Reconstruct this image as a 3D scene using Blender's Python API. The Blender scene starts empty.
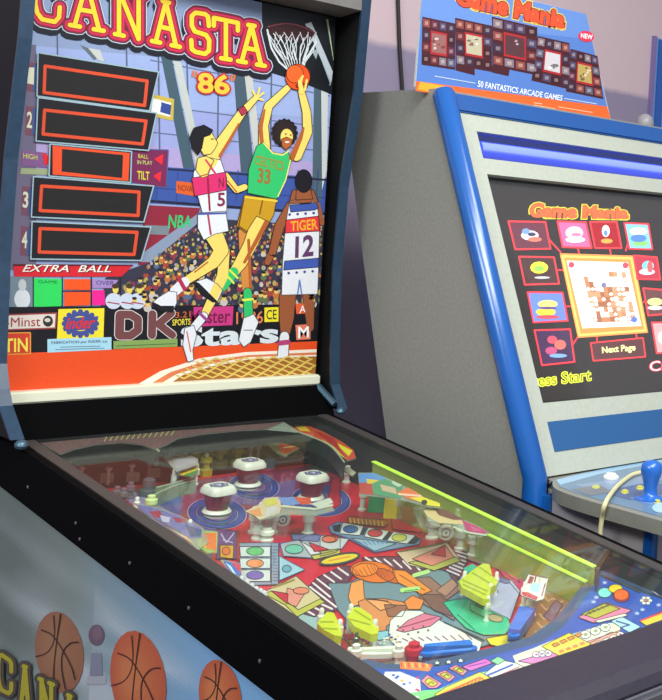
import bpy, bmesh, math, random
from mathutils import Vector, Matrix
from mathutils.geometry import tessellate_polygon
S = bpy.context.scene
COL = S.collection
R = random.Random(7)

# ------------------------------------------------------------------ camera
YAW, PITCH, ROLL, F = .898, -.009, .062, 1134.0
CP_ = Vector((-1.025, -1.003, 1.448))
PPX, PPY = 331 + 410.75, 350 - 97.4
fw = Vector((math.sin(YAW)*math.cos(PITCH), math.cos(YAW)*math.cos(PITCH), math.sin(PITCH)))
r0 = fw.cross(Vector((0, 0, 1))).normalized(); u0 = r0.cross(fw)
rt = r0*math.cos(ROLL) + u0*math.sin(ROLL); up = -r0*math.sin(ROLL) + u0*math.cos(ROLL)
cd = bpy.data.cameras.new('camera'); cam = bpy.data.objects.new('camera', cd); COL.objects.link(cam)
M = Matrix((rt, up, -fw)).transposed().to_4x4(); M.translation = CP_
cam.matrix_world = M
cd.sensor_fit = 'VERTICAL'; cd.sensor_height = 24; cd.lens = F/700*24
cd.shift_x = -410.75/700; cd.shift_y = -97.4/700
cd.clip_start = .02
S.camera = cam

# ------------------------------------------------------------------ world, lights, exposure
w = bpy.data.worlds.new('world'); S.world = w; w.use_nodes = True
w.node_tree.nodes['Background'].inputs[0].default_value = (.82, .88, 1, 1)
w.node_tree.nodes['Background'].inputs[1].default_value = .55
def area(name, loc, tgt, sx, sy, power, col):
    l = bpy.data.lights.new(name, 'AREA'); l.shape = 'RECTANGLE'; l.size = sx; l.size_y = sy; l.energy = power; l.color = col
    o = bpy.data.objects.new(name, l); COL.objects.link(o); o.location = loc
    o.rotation_euler = (Vector(tgt)-Vector(loc)).to_track_quat('-Z', 'Y').to_euler(); return o
area('ceiling_or_fill_light', (-.35, -.75, 2.95), (-.1, .3, .95), 1.4, .7, 60, (.96, .99, 1))
area('ceiling_or_fill_light', (.75, -.35, 2.95), (.35, .25, .9), .8, .5, 15, (1, .97, .93))
area('ceiling_or_fill_light', (-2.3, -.1, 2.95), (-.6, .4, .7), 1.2, .6, 42, (.93, 1, .97))  # added fill, no known lamp here; brightens the left side of the pinball cabinet
S.view_settings.view_transform = 'Standard'; S.view_settings.look = 'None'
S.view_settings.exposure = 0.0; S.view_settings.gamma = 1; S.view_settings.use_curve_mapping = False
S.cycles.use_denoising = True
S.cycles.max_bounces = 8; S.cycles.transparent_max_bounces = 16

# ------------------------------------------------------------------ helpers: rays onto real planes
def ray(x, y): return fw + rt*((x-PPX)/F) - up*((y-PPY)/F)
class Plane:
    """a real surface: origin, in-plane x axis, in-plane y axis; px() finds where a seen point lies on it"""
    def __init__(s, o, ex, ey):
        s.o = Vector(o); s.ex = Vector(ex).normalized(); s.ey = Vector(ey).normalized(); s.n = s.ex.cross(s.ey).normalized()
    def px(s, x, y, h=0):
        d = ray(x, y); t = ((s.o + s.n*h - CP_).dot(s.n))/d.dot(s.n); return CP_ + d*t
    def uv(s, p): v = p - s.o; return (v.dot(s.ex), v.dot(s.ey))
    def at(s, a, b, h=0): return s.o + s.ex*a + s.ey*b + s.n*h
def lin(c):
    return tuple(((v/255)/12.92 if v/255 <= .04045 else ((v/255+.055)/1.055)**2.4) for v in c[:3]) + (1,)

# ------------------------------------------------------------------ materials
MC = {}
def mat(key, col, rough=.5, metal=0, spec=.5, noise=.0, nscale=40, bump=0, emit=0, alpha=1, trans=0):
    if key in MC: return MC[key]
    m = bpy.data.materials.new(key); m.use_nodes = True; nt = m.node_tree; b = nt.nodes['Principled BSDF']
    b.inputs['Base Color'].default_value = lin(col); b.inputs['Roughness'].default_value = rough
    b.inputs['Metallic'].default_value = metal; b.inputs['Specular IOR Level'].default_value = spec
    if emit: b.inputs['Emission Color'].default_value = lin(col); b.inputs['Emission Strength'].default_value = emit
    if noise or bump:
        tc = nt.nodes.new('ShaderNodeTexCoord'); n = nt.nodes.new('ShaderNodeTexNoise')
        n.inputs['Scale'].default_value = nscale; n.inputs['Detail'].default_value = 6
        nt.links.new(tc.outputs['Object'], n.inputs['Vector'])
        if noise:
            mx = nt.nodes.new('ShaderNodeMix'); mx.data_type = 'RGBA'
            mx.inputs[6].default_value = lin([v*(1-noise) for v in col]); mx.inputs[7].default_value = lin([min(255, v*(1+noise)) for v in col])
            nt.links.new(n.outputs['Fac'], mx.inputs[0]); nt.links.new(mx.outputs[2], b.inputs['Base Color'])
        if bump:
            bp = nt.nodes.new('ShaderNodeBump'); bp.inputs['Strength'].default_value = bump; bp.inputs['Distance'].default_value = .002
            nt.links.new(n.outputs['Fac'], bp.inputs['Height']); nt.links.new(bp.outputs['Normal'], b.inputs['Normal'])
    if alpha < 1: b.inputs['Alpha'].default_value = alpha
    MC[key] = m; return m
def print_mat(key, rough=.5, emit=0, spec=.4, grain=.06, alpha=1):
    """printed artwork: ink colours held per face, with a faint print grain"""
    if key in MC: return MC[key]
    m = bpy.data.materials.new(key); m.use_nodes = True; nt = m.node_tree; b = nt.nodes['Principled BSDF']
    a = nt.nodes.new('ShaderNodeAttribute'); a.attribute_name = 'ink'
    b.inputs['Roughness'].default_value = rough; b.inputs['Specular IOR Level'].default_value = spec
    n = nt.nodes.new('ShaderNodeTexNoise'); n.inputs['Scale'].default_value = 350; n.inputs['Detail'].default_value = 3
    tc = nt.nodes.new('ShaderNodeTexCoord'); nt.links.new(tc.outputs['Object'], n.inputs['Vector'])
    mr = nt.nodes.new('ShaderNodeMapRange'); mr.inputs[3].default_value = 1-grain*2; mr.inputs[4].default_value = 1+grain*2
    nt.links.new(n.outputs['Fac'], mr.inputs[0])
    mx = nt.nodes.new('ShaderNodeMix'); mx.data_type = 'RGBA'; mx.blend_type = 'MULTIPLY'; mx.inputs[0].default_value = 1
    nt.links.new(a.outputs['Color'], mx.inputs[6]); nt.links.new(mr.outputs[0], mx.inputs[7])
    nt.links.new(mx.outputs[2], b.inputs['Base Color'])
    if emit:
        b.inputs['Emission Strength'].default_value = emit; nt.links.new(a.outputs['Color'], b.inputs['Emission Color'])
        b.inputs['Base Color'].default_value = (.02, .02, .02, 1)
    b.inputs['Alpha'].default_value = alpha
    MC[key] = m; return m
def glass_mat(key, tint=(255, 255, 255), refl=1.0, ior=1.45, rough=.0, haze=0, hazecol=(200, 205, 200)):
    m = bpy.data.materials.new(key); m.use_nodes = True; nt = m.node_tree; nt.nodes.clear()
    o = nt.nodes.new('ShaderNodeOutputMaterial'); t = nt.nodes.new('ShaderNodeBsdfTransparent'); g = nt.nodes.new('ShaderNodeBsdfGlossy')
    t.inputs[0].default_value = lin(tint); g.inputs['Roughness'].default_value = rough
    fr = nt.nodes.new('ShaderNodeFresnel'); fr.inputs[0].default_value = ior
    mu = nt.nodes.new('ShaderNodeMath'); mu.operation = 'MULTIPLY'; mu.inputs[1].default_value = refl
    mx = nt.nodes.new('ShaderNodeMixShader'); nt.links.new(fr.outputs[0], mu.inputs[0]); nt.links.new(mu.outputs[0], mx.inputs[0])
    base = t
    if haze:
        d = nt.nodes.new('ShaderNodeBsdfDiffuse'); d.inputs[0].default_value = lin(hazecol)
        m2 = nt.nodes.new('ShaderNodeMixShader'); m2.inputs[0].default_value = haze
        nt.links.new(t.outputs[0], m2.inputs[1]); nt.links.new(d.outputs[0], m2.inputs[2]); base = m2
    nt.links.new(base.outputs[0], mx.inputs[1]); nt.links.new(g.outputs[0], mx.inputs[2]); nt.links.new(mx.outputs[0], o.inputs[0])
    return m

# ------------------------------------------------------------------ helpers: objects
def link(name, me, m, parent=None):
    o = bpy.data.objects.new(name, me); COL.objects.link(o)
    if m is not None: me.materials.append(m)
    if parent is not None:
        o.parent = parent; o.matrix_parent_inverse = pinv(parent)
    return o
def wloc(o):
    m = o.matrix_basis.copy()
    return m if o.parent is None else wloc(o.parent) @ o.matrix_parent_inverse @ m
def pinv(p): return wloc(p).inverted()
def thing(name, label, cat, loc, group=None):
    o = bpy.data.objects.new(name, None); COL.objects.link(o); o.location = loc; o.empty_display_size = .1
    return tag(o, label, cat, group)
def tag(o, label=None, cat=None, group=None, kind=None):
    if label: o['label'] = label
    if cat: o['category'] = cat
    if group: o['group'] = group
    if kind: o['kind'] = kind
    return o
def bm_obj(name, bm, m, parent=None, smooth=False):
    bmesh.ops.recalc_face_normals(bm, faces=bm.faces)
    me = bpy.data.meshes.new(name); bm.to_mesh(me); bm.free()
    if smooth:
        for p in me.polygons: p.use_smooth = True
        me.set_sharp_from_angle(angle=math.radians(40))
    return link(name, me, m, parent)
def box(bm, a, b, bev=0):
    a, b = Vector(a), Vector(b); g = bmesh.ops.create_cube(bm, size=1); vs = g['verts']
    for v in vs: v.co = Vector(((a[i]+b[i])/2 + v.co[i]*(b[i]-a[i]) for i in range(3)))
    if bev:
        es = list({e for v in vs for e in v.link_edges}); bmesh.ops.bevel(bm, geom=es, offset=bev, segments=2, affect='EDGES')
def prism(bm, pts, vec, bev=0):
    vec = Vector(vec); n = len(pts)
    a = [bm.verts.new(p) for p in pts]; b = [bm.verts.new(Vector(p)+vec) for p in pts]
    fs = [bm.faces.new(a), bm.faces.new(b)] + [bm.faces.new((a[i], a[(i+1) % n], b[(i+1) % n], b[i])) for i in range(n)]
    if bev:
        es = list({e for f in fs[:2] for e in f.edges}); bmesh.ops.bevel(bm, geom=es, offset=bev, segments=2, affect='EDGES')
def tube(bm, pts, rad, seg=10, cap=True):
    pts = [Vector(p) for p in pts]; rings = []
    rads = rad if isinstance(rad, (list, tuple)) else [rad]*len(pts)
    ref = None
    for i, p in enumerate(pts):
        d = (pts[min(i+1, len(pts)-1)] - pts[max(i-1, 0)]).normalized()
        if ref is None: ref = d.cross(Vector((0, 0, 1)) if abs(d.z) < .9 else Vector((1, 0, 0))).normalized()
        x = (ref - d*ref.dot(d)).normalized(); ref = x; y = d.cross(x)
        rings.append([bm.verts.new(p + (x*math.cos(2*math.pi*k/seg) + y*math.sin(2*math.pi*k/seg))*rads[i]) for k in range(seg)])
    for a, b in zip(rings, rings[1:]):
        for k in range(seg): bm.faces.new((a[k], a[(k+1) % seg], b[(k+1) % seg], b[k]))
    if cap: bm.faces.new(rings[0]); bm.faces.new(rings[-1])
def smoothpts(P, n=6):
    P = [Vector(p) for p in P]; out = []
    for i in range(len(P)-1):
        p0, p1, p2, p3 = P[max(i-1, 0)], P[i], P[i+1], P[min(i+2, len(P)-1)]
        for k in range(n):
            t = k/n; out.append(.5*((2*p1)+(p2-p0)*t+(2*p0-5*p1+4*p2-p3)*t*t+(3*p1-p0-3*p2+p3)*t**3))
    return out + [P[-1]]
def lathe(bm, base, axis, prof, seg=24):
    axis = Vector(axis).normalized(); x = axis.orthogonal().normalized(); y = axis.cross(x); rings = []
    for r_, h in prof: rings.append([bm.verts.new(Vector(base) + axis*h + (x*math.cos(2*math.pi*k/seg)+y*math.sin(2*math.pi*k/seg))*max(r_, 1e-5)) for k in range(seg)])
    for a, b in zip(rings, rings[1:]):
        for k in range(seg): bm.faces.new((a[k], a[(k+1) % seg], b[(k+1) % seg], b[k]))
    bm.faces.new(rings[0]); bm.faces.new(rings[-1])

# ------------------------------------------------------------------ printed artwork on a plane
FONT = {}
def text_mesh(s, off):
    k = (s, off)
    if k not in FONT:
        cu = bpy.data.curves.new('t', 'FONT'); cu.body = s; cu.offset = off; cu.resolution_u = 3
        o = bpy.data.objects.new('t', cu); COL.objects.link(o)
        dg = bpy.context.evaluated_depsgraph_get(); me = o.evaluated_get(dg).to_mesh()
        vs = [(v.co.x, v.co.y) for v in me.vertices]; fs = [tuple(p.vertices) for p in me.polygons]
        o.evaluated_get(dg).to_mesh_clear(); bpy.data.objects.remove(o); bpy.data.curves.remove(cu)
        FONT[k] = (vs, fs)
    return FONT[k]
STEP = .00018
class Art:
    def __init__(s, plane, h=0): s.p = plane; s.h = h; s.v = []; s.f = []; s.c = []; s.lo = s.hi = None
    def _add(s, P3, faces, col):
        s.k = (getattr(s, 'k', 0)+1) % 45; o_ = s.p.n*(s.k*1.5e-6)
        b = len(s.v); s.v += [tuple(Vector(p)+o_) for p in P3]; s.f += [tuple(b+i for i in f) for f in faces]; s.c += [lin(col)]*len(faces)
    def w(s, x, y, L=0): 
        p = s.p.px(x, y, s.h)
        if s.lo:
            a, b = s.p.uv(p); a = min(max(a, s.lo[0]), s.hi[0]); b = min(max(b, s.lo[1]), s.hi[1]); p = s.p.at(a, b, s.h)
        return p + s.p.n*(L*STEP)
    ol = None; olw = .8; quiet = False
    def poly(s, pts, col, L=1):
        if s.ol is not None and L >= s.ol and not s.quiet and len(pts) > 2:
            xs = [q[0] for q in pts]; ys = [q[1] for q in pts]
            if max(xs)-min(xs) > 7 and max(ys)-min(ys) > 4:
                s.quiet = True; s.line(list(pts)+[pts[0]], s.olw, tuple(v*.34 for v in col), L+.55, False); s.quiet = False
        P = [s.w(x, y, L) for x, y in pts]
        q = [Vector((*s.p.uv(p), 0)) for p in P]
        try: tris = tessellate_polygon([q])
        except Exception: return
        s._add(P, [t for t in tris if len(set(t)) == 3], col)
    def ell(s, cx, cy, rx, ry, col, L=1, ang=0, n=22, a0=0, a1=360):
        c, d = math.cos(math.radians(ang)), math.sin(math.radians(ang)); P = []
        for k in range(n):
            t = math.radians(a0+(a1-a0)*k/n); x, y = rx*math.cos(t), ry*math.sin(t); P.append((cx+x*c-y*d, cy+x*d+y*c))
        s.poly(P, col, L)
    def line(s, pts, wd, col, L=1, cap=True):
        wd = wd if isinstance(wd, (list, tuple)) else [wd]*len(pts)
        q0 = s.quiet; s.quiet = True
        for (a, b, w0, w1) in zip(pts, pts[1:], wd, wd[1:]):
            dx, dy = b[0]-a[0], b[1]-a[1]; l = math.hypot(dx, dy) or 1; nx, ny = -dy/l/2, dx/l/2
            s.poly([(a[0]+nx*w0, a[1]+ny*w0), (b[0]+nx*w1, b[1]+ny*w1), (b[0]-nx*w1, b[1]-ny*w1), (a[0]-nx*w0, a[1]-ny*w0)], col, L)
        if cap:
            for p, ww in zip(pts, wd):
                if ww > 1.2: s.ell(p[0], p[1], ww/2, ww/2, col, L, n=10)
        s.quiet = q0
    def frame(s, q, wd, col, L=1): s.line(list(q)+[q[0]], wd, col, L)
    def text(s, st, q, col, L=1, off=.0, box_off=None):
        """q = TL,TR,BR,BL of the tight box round the plain letters"""
        vs, fs = text_mesh(st, off); v0 = text_mesh(st, .0)[0]
        x0, x1 = min(v[0] for v in v0), max(v[0] for v in v0); y0, y1 = min(v[1] for v in v0), max(v[1] for v in v0)
        P = []
        for x, y in vs:
            a = (x-x0)/(x1-x0); b = (y-y0)/(y1-y0)
            T = (q[0][0]+(q[1][0]-q[0][0])*a, q[0][1]+(q[1][1]-q[0][1])*a); B = (q[3][0]+(q[2][0]-q[3][0])*a, q[3][1]+(q[2][1]-q[3][1])*a)
            P.append(s.w(B[0]+(T[0]-B[0])*b, B[1]+(T[1]-B[1])*b, L))
        s._add(P, fs, col)
    def build(s, name, m, parent=None):
        me = bpy.data.meshes.new(name); me.from_pydata(s.v, [], s.f); me.update()
        at = me.color_attributes.new('ink', 'FLOAT_COLOR', 'CORNER'); i = 0
        for p, c in zip(me.polygons, s.c):
            for k in p.loop_indices: at.data[k].color = c
        # face along the surface normal
        bm = bmesh.new(); bm.from_mesh(me)
        for f in bm.faces:
            if f.normal.dot(s.p.n) < 0: f.normal_flip()
        bm.to_mesh(me); bm.free()
        return link(name, me, m, parent)
def Q(*a): return [(a[i], a[i+1]) for i in range(0, len(a), 2)]
def Z(ox, oy, s):
    """coordinates read in an enlarged view, brought back to the photo's frame"""
    def f(*a): return [(ox+a[i]/s, oy+a[i+1]/s) for i in range(0, len(a), 2)]
    return f

# ================================================================== THE ROOM
WY = 1.72
def slab(name, a, b, m):
    bm = bmesh.new(); box(bm, a, b); o = bm_obj(name, bm, m); o['kind'] = 'structure'; return o
slab('floor', (-4, -3.5, -.1), (4, WY, 0), mat('floor tile', (96, 92, 90), .45, noise=.12, nscale=12))
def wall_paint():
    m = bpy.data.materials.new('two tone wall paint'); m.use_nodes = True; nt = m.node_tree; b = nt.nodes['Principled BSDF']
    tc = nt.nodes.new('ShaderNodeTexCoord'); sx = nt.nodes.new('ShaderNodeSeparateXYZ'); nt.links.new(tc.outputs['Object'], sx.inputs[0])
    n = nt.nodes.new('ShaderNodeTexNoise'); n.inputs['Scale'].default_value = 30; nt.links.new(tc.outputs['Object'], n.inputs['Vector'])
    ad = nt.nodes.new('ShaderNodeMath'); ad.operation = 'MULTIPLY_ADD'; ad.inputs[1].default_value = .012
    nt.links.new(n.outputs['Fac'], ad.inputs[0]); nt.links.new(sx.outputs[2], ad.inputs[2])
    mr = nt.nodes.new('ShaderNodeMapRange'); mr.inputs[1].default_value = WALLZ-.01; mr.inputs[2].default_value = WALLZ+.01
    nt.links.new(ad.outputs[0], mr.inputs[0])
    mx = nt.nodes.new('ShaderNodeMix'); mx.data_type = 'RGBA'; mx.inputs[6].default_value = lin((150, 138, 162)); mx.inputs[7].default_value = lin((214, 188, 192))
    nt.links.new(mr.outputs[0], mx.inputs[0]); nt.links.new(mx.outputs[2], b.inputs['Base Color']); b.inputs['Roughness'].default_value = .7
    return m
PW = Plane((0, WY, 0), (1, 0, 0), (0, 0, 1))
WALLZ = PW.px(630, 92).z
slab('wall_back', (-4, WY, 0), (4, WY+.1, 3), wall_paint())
slab('wall_left', (-4.1, -3.5, 0), (-4, WY, 3), mat('left wall paint', (190, 180, 180), .7))
slab('wall_right', (4, -3.5, 0), (4.1, WY, 3), mat('right wall paint', (190, 180, 180), .7))

# ================================================================== PINBALL MACHINE
G0 = Vector((0, 0, .93)); ga = .103
PG = Plane(G0, (1, 0, 0), (0, math.cos(ga), math.sin(ga)))           # the glass
pa = ga - .036
PF = Plane((0, 0, .866), (1, 0, 0), (0, math.cos(pa), math.sin(pa)))   # the playfield
BGY = 1.158
PB = Plane((0, BGY, 1.1), (1, 0, 0), (0, 0, 1))                         # the backglass (faces -y)
PB.n = -PB.n if PB.n.y > 0 else PB.n
PS = Plane((-.3005, 0, 0), (0, -1, 0), (0, 0, 1)); 
if PS.n.x > 0: PS.n = -PS.n
gz = lambda y: .93 + y*math.tan(ga)
black = mat('black painted wood', (20, 20, 21), .62, spec=.2, noise=.3, nscale=200)
blackmetal = mat('black metal', (30, 29, 29), .42, spec=.35, noise=.15, nscale=80)
pin = thing('pinball_machine', 'black basketball-themed pinball machine with a tall colourful backglass of jumping players', 'pinball machine', (0, .55, 0))
# cabinet
bm = bmesh.new()
W_ = .30
sec = [(-.02, .42), (1.45, .42), (1.45, 1.04), (1.06, gz(1.06)-.06), (0, gz(0)-.10), (-.02, gz(0)-.12)]
def side(x0, x1): prism(bm, [(x0, y, z) for y, z in sec], (x1-x0, 0, 0))
prism(bm, [(-W_, y, z) for y, z in sec], (.02, 0, 0)); prism(bm, [(W_-.02, y, z) for y, z in sec], (.02, 0, 0))
box(bm, (-W_+.02, -.02, .42), (W_-.02, 0, .80)); box(bm, (-W_+.02, 0, .42), (W_-.02, 1.45, .44)); box(bm, (-W_+.02, 1.43, .44), (W_-.02, 1.45, 1.04))
cab = bm_obj('cabinet', bm, mat('cabinet sides', (70, 74, 80), .5), pin)
# side art
def mixc(a, b, t): t = max(0, min(1, t)); return tuple(a[i]+(b[i]-a[i])*t for i in range(3))
sa = Art(PS)
STR = (PS.px(90, 668), PS.px(200, 650)); NY, NZ = 110, 70
def side_low(y): return .44
def side_top(y): return gz(y) - .075
from mathutils import noise as mn
for i in range(NY):
    for j in range(NZ):
        q = []
        for di, dj in ((0, 0), (1, 0), (1, 1), (0, 1)):
            y = -.02 + 1.40*(i+di)/NY; zt = side_top(y); q.append(Vector((-.3005, y, .44 + (zt-.44)*(j+dj)/NZ)))
        c = sum(q, Vector())/4
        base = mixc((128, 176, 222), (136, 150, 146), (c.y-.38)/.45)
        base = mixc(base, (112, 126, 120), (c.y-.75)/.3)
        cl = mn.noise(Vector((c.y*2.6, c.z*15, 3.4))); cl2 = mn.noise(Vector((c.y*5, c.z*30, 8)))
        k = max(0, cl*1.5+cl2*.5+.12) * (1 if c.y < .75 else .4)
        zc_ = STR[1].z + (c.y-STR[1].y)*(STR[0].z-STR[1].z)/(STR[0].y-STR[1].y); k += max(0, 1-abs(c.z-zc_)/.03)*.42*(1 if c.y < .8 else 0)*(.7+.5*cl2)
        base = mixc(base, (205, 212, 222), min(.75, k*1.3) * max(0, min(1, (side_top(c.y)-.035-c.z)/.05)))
        b0 = len(sa.v); sa.v += [tuple(p) for p in q]; sa.f.append((b0, b0+1, b0+2, b0+3)); sa.c.append(lin(base))
def sm(P):
    return [(v.x, v.y) for v in smoothpts([(x, y, 0) for x, y in P], 5)]
def ball(cx, cy, rx, ry, L, fade=0, lines=1.2):
    for k in range(8):
        t = k/8; c = mixc((196, 96, 62), (212, 128, 78), t)
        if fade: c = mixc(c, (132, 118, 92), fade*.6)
        sa.ell(cx-rx*.08*t*3 - 0, cy-ry*.03*t*3, rx*(1-t*.75), ry*(1-t*.75), c, L+k, ang=-8)
    dk = (58, 30, 28)
    L += 9
    sa.line(sm([(cx+rx*.1, cy-ry*.95), (cx-rx*.05, cy-ry*.3), (cx-rx*.18, cy+ry*.4), (cx-rx*.2, cy+ry*.95)]), lines, dk, L)
    sa.line(sm([(cx-rx*.72, cy-ry*.55), (cx-rx*.25, cy-ry*.42), (cx+rx*.2, cy-ry*.05), (cx+rx*.55, cy+ry*.35), (cx+rx*.7, cy+ry*.66)]), lines, dk, L)
    sa.line(sm([(cx-rx*.95, cy+ry*.1), (cx-rx*.5, cy+ry*.02), (cx-rx*.22, cy-ry*.2), (cx-rx*.15, cy-ry*.5), (cx-rx*.2, cy-ry*.9)]), lines*.8, dk, L)
    sa.line(sm([(cx+rx*.85, cy-ry*.25), (cx+rx*.5, cy-ry*.22), (cx+rx*.2, cy), (cx+rx*.15, cy+ry*.4), (cx+rx*.3, cy+ry*.9)]), lines, dk, L)
# faint small ball on stand
sa.ell(97, 635, 8, 10.5, (112, 92, 110), 4); sa.ell(98, 633, 5, 7, (128, 104, 118), 5)
sa.poly(Q(92, 653, 102, 653, 103, 675, 90, 676), (136, 140, 160), 4)
sa.poly(Q(88, 676, 106, 676, 107, 684, 87, 684), (176, 180, 190), 4)
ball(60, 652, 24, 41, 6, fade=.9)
ball(139, 680, 27.5, 50, 6)
ball(221, 697, 21, 38, 6)
# cabinet-side title CANASTA, with slab letters drawn by strokes
def stroke_letters(art, letters, wds, L):
    for (wd, col, k) in wds:
        for cell, strokes in letters:
            for st in strokes:
                P = []
                for a, b in st:
                    T = (cell[0][0]+(cell[1][0]-cell[0][0])*a, cell[0][1]+(cell[1][1]-cell[0][1])*a); B = (cell[3][0]+(cell[2][0]-cell[3][0])*a, cell[3][1]+(cell[2][1]-cell[3][1])*a)
                    P.append((T[0]+(B[0]-T[0])*b, T[1]+(B[1]-T[1])*b))
                art.line(P, wd, col, L+k)
GL = {
 'C': [[(1, .3), (.98, .05), (.85, 0), (.25, 0), (.05, .12), (0, .3), (0, .7), (.08, .88), (.28, 1), (.8, 1), (.97, .88), (1, .66)]],
 'A': [[(.5, 0), (.14, 1)], [(.5, 0), (.86, 1)], [(.3, .62), (.7, .62)], [(0, 1), (.3, 1)], [(.7, 1), (1, 1)], [(.38, 0), (.62, 0)]],
 'N': [[(.15, 0), (.15, 1)], [(.15, 0), (.85, 1)], [(.85, 0), (.85, 1)], [(0, 0), (.2, 0)], [(0, 1), (.32, 1)], [(.68, 0), (1, 0)]],
 'S': [[(.95, .28), (.9, .05), (.75, 0), (.25, 0), (.05, .1), (.05, .35), (.2, .48), (.8, .52), (.97, .64), (.95, .9), (.75, 1), (.25, 1), (.05, .95), (.02, .72)]],
 'T': [[(.5, 0), (.5, 1)], [(0, .2), (0, 0), (1, 0), (1, .2)], [(.3, 1), (.7, 1)]],
}
def cell(x0, x1, t0, t1, b0, b1): return [(x0, t0), (x1, t1), (x1, b1), (x0, b0)]
SL = [(cell(1, 14, 652, 661, 688, 694), GL['C']), (cell(22, 33, 664, 668, 706, 712), GL['A']), (cell(42, 56, 678, 684, 715, 722), GL['N']), (cell(66, 78, 692, 698, 730, 736), GL['A'])]
stroke_letters(sa, SL, [(11, (62, 56, 54), 0), (8.2, (112, 98, 82), 1), (6.5, (74, 66, 40), 2), (4.2, (188, 178, 44), 3)], 18)
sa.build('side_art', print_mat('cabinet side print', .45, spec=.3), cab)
# side rails
rail = mat('black vinyl side rail', (5, 5, 6), .8, spec=.06, noise=.35, nscale=260)
def make_rail(s):
    bm = bmesh.new()
    xo, xi = (-.303, -.2865) if s < 0 else (.288, .272)
    y0, y1 = -.01, 1.40
    t = .0015 if s < 0 else 0
    prism(bm, [(xo, y0, gz(y0)-.083), (xo, y1, gz(y1)-.083), (xo, y1, gz(y1)+t), (xo, y0, gz(y0)+t)], (xi-xo, 0, 0), bev=.002)
    xj = -.267 if s < 0 else .252
    prism(bm, [(xi, y0, gz(y0)-.012), (xi, y1, gz(y1)-.012), (xi, y1, gz(y1)-.0004), (xi, y0, gz(y0)-.0004)], (xj-xi, 0, 0), bev=.0012)
    return bm_obj('side_rail', bm, rail, pin)
rl = make_rail(-1); rr = make_rail(1)
# grey worn lip along the top of each rail
for s, r_ in ((-1, rl), (1, rr)):
    bm = bmesh.new(); y0, y1 = 0, 1.10
    xa, xb = (-.2862, -.267) if s < 0 else (.2718, .252); y1 = 1.088
    prism(bm, [(xa, y0, gz(y0)-.0003), (xa, y1, gz(y1)-.0003), (xa, y1, gz(y1)+.0022), (xa, y0, gz(y0)+.0022)], (xb-xa, 0, 0))
    bm_obj('glass_channel', bm, mat('dark grey channel', (62, 58, 56), .5, spec=.4), r_)
PRL = Plane((-.3032, 0, 0), (0, -1, 0), (0, 0, 1))
for p in Q(28, 487, 76, 523, 80, 539, 130, 563, 189, 608, 260, 661):
    c = PRL.px(*p); bm = bmesh.new(); lathe(bm, c, (-1, 0, 0), [(.0026, -.002), (.0026, .0008), (.0012, .0016)], 10)
    bm_obj('screw', bm, mat('steel screw', (190, 190, 190), .3, 1), rl, True)
# inner walls
inner = mat('dark inner wall', (44, 44, 42), .5, spec=.3, noise=.15)
for s in (-1, 1):
    bm = bmesh.new()
    xa = -.268 if s < 0 else .256
    prism(bm, [(xa, .0, .852), (xa, 1.13, PF.at(0, 1.13).z-.012), (xa, 1.13, gz(1.13)-.013), (xa, 0, gz(0)-.013)], (s*.011, 0, 0))
    bm_obj('inner_wall', bm, inner, pin)
# lockdown bar
bm = bmesh.new()
prof = [(-.106, -.06), (-.106, -.016), (-.098, -.006), (-.08, .001), (-.03, .005), (-.002, .006), (-.002, -.012), (-.02, -.016), (-.02, -.06)]
prism(bm, [(-.306, y, .93+z) for y, z in prof], (.612, 0, 0), bev=.0015)
lb = bm_obj('lockdown_bar', bm, mat('dark lockdown bar', (46, 42, 52), .45, spec=.4, noise=.2, nscale=150), pin)
# front coin door area below bar
a = Art(Plane((0, -.0515, 0), (1, 0, 0), (0, 0, 1)))
bm = bmesh.new(); box(bm, (-.303, -.122, .845), (.303, -.107, .914), .005); 
bm_obj('front_moulding', bm, mat('silver front moulding', (150, 150, 156), .3, .8), pin)
# legs
for sx in (-1, 1):
    for y in (0.04, 1.38):
        bm = bmesh.new(); tube(bm, [(sx*.29, y, .5), (sx*.29, y, .03)], .02, 8)
        l = bm_obj('leg', bm, blackmetal, pin, True)
        bm = bmesh.new(); lathe(bm, (sx*.29, y, 0), (0, 0, 1), [(.03, 0), (.03, .012), (.012, .03)], 14); bm_obj('foot', bm, blackmetal, l, True)
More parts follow.
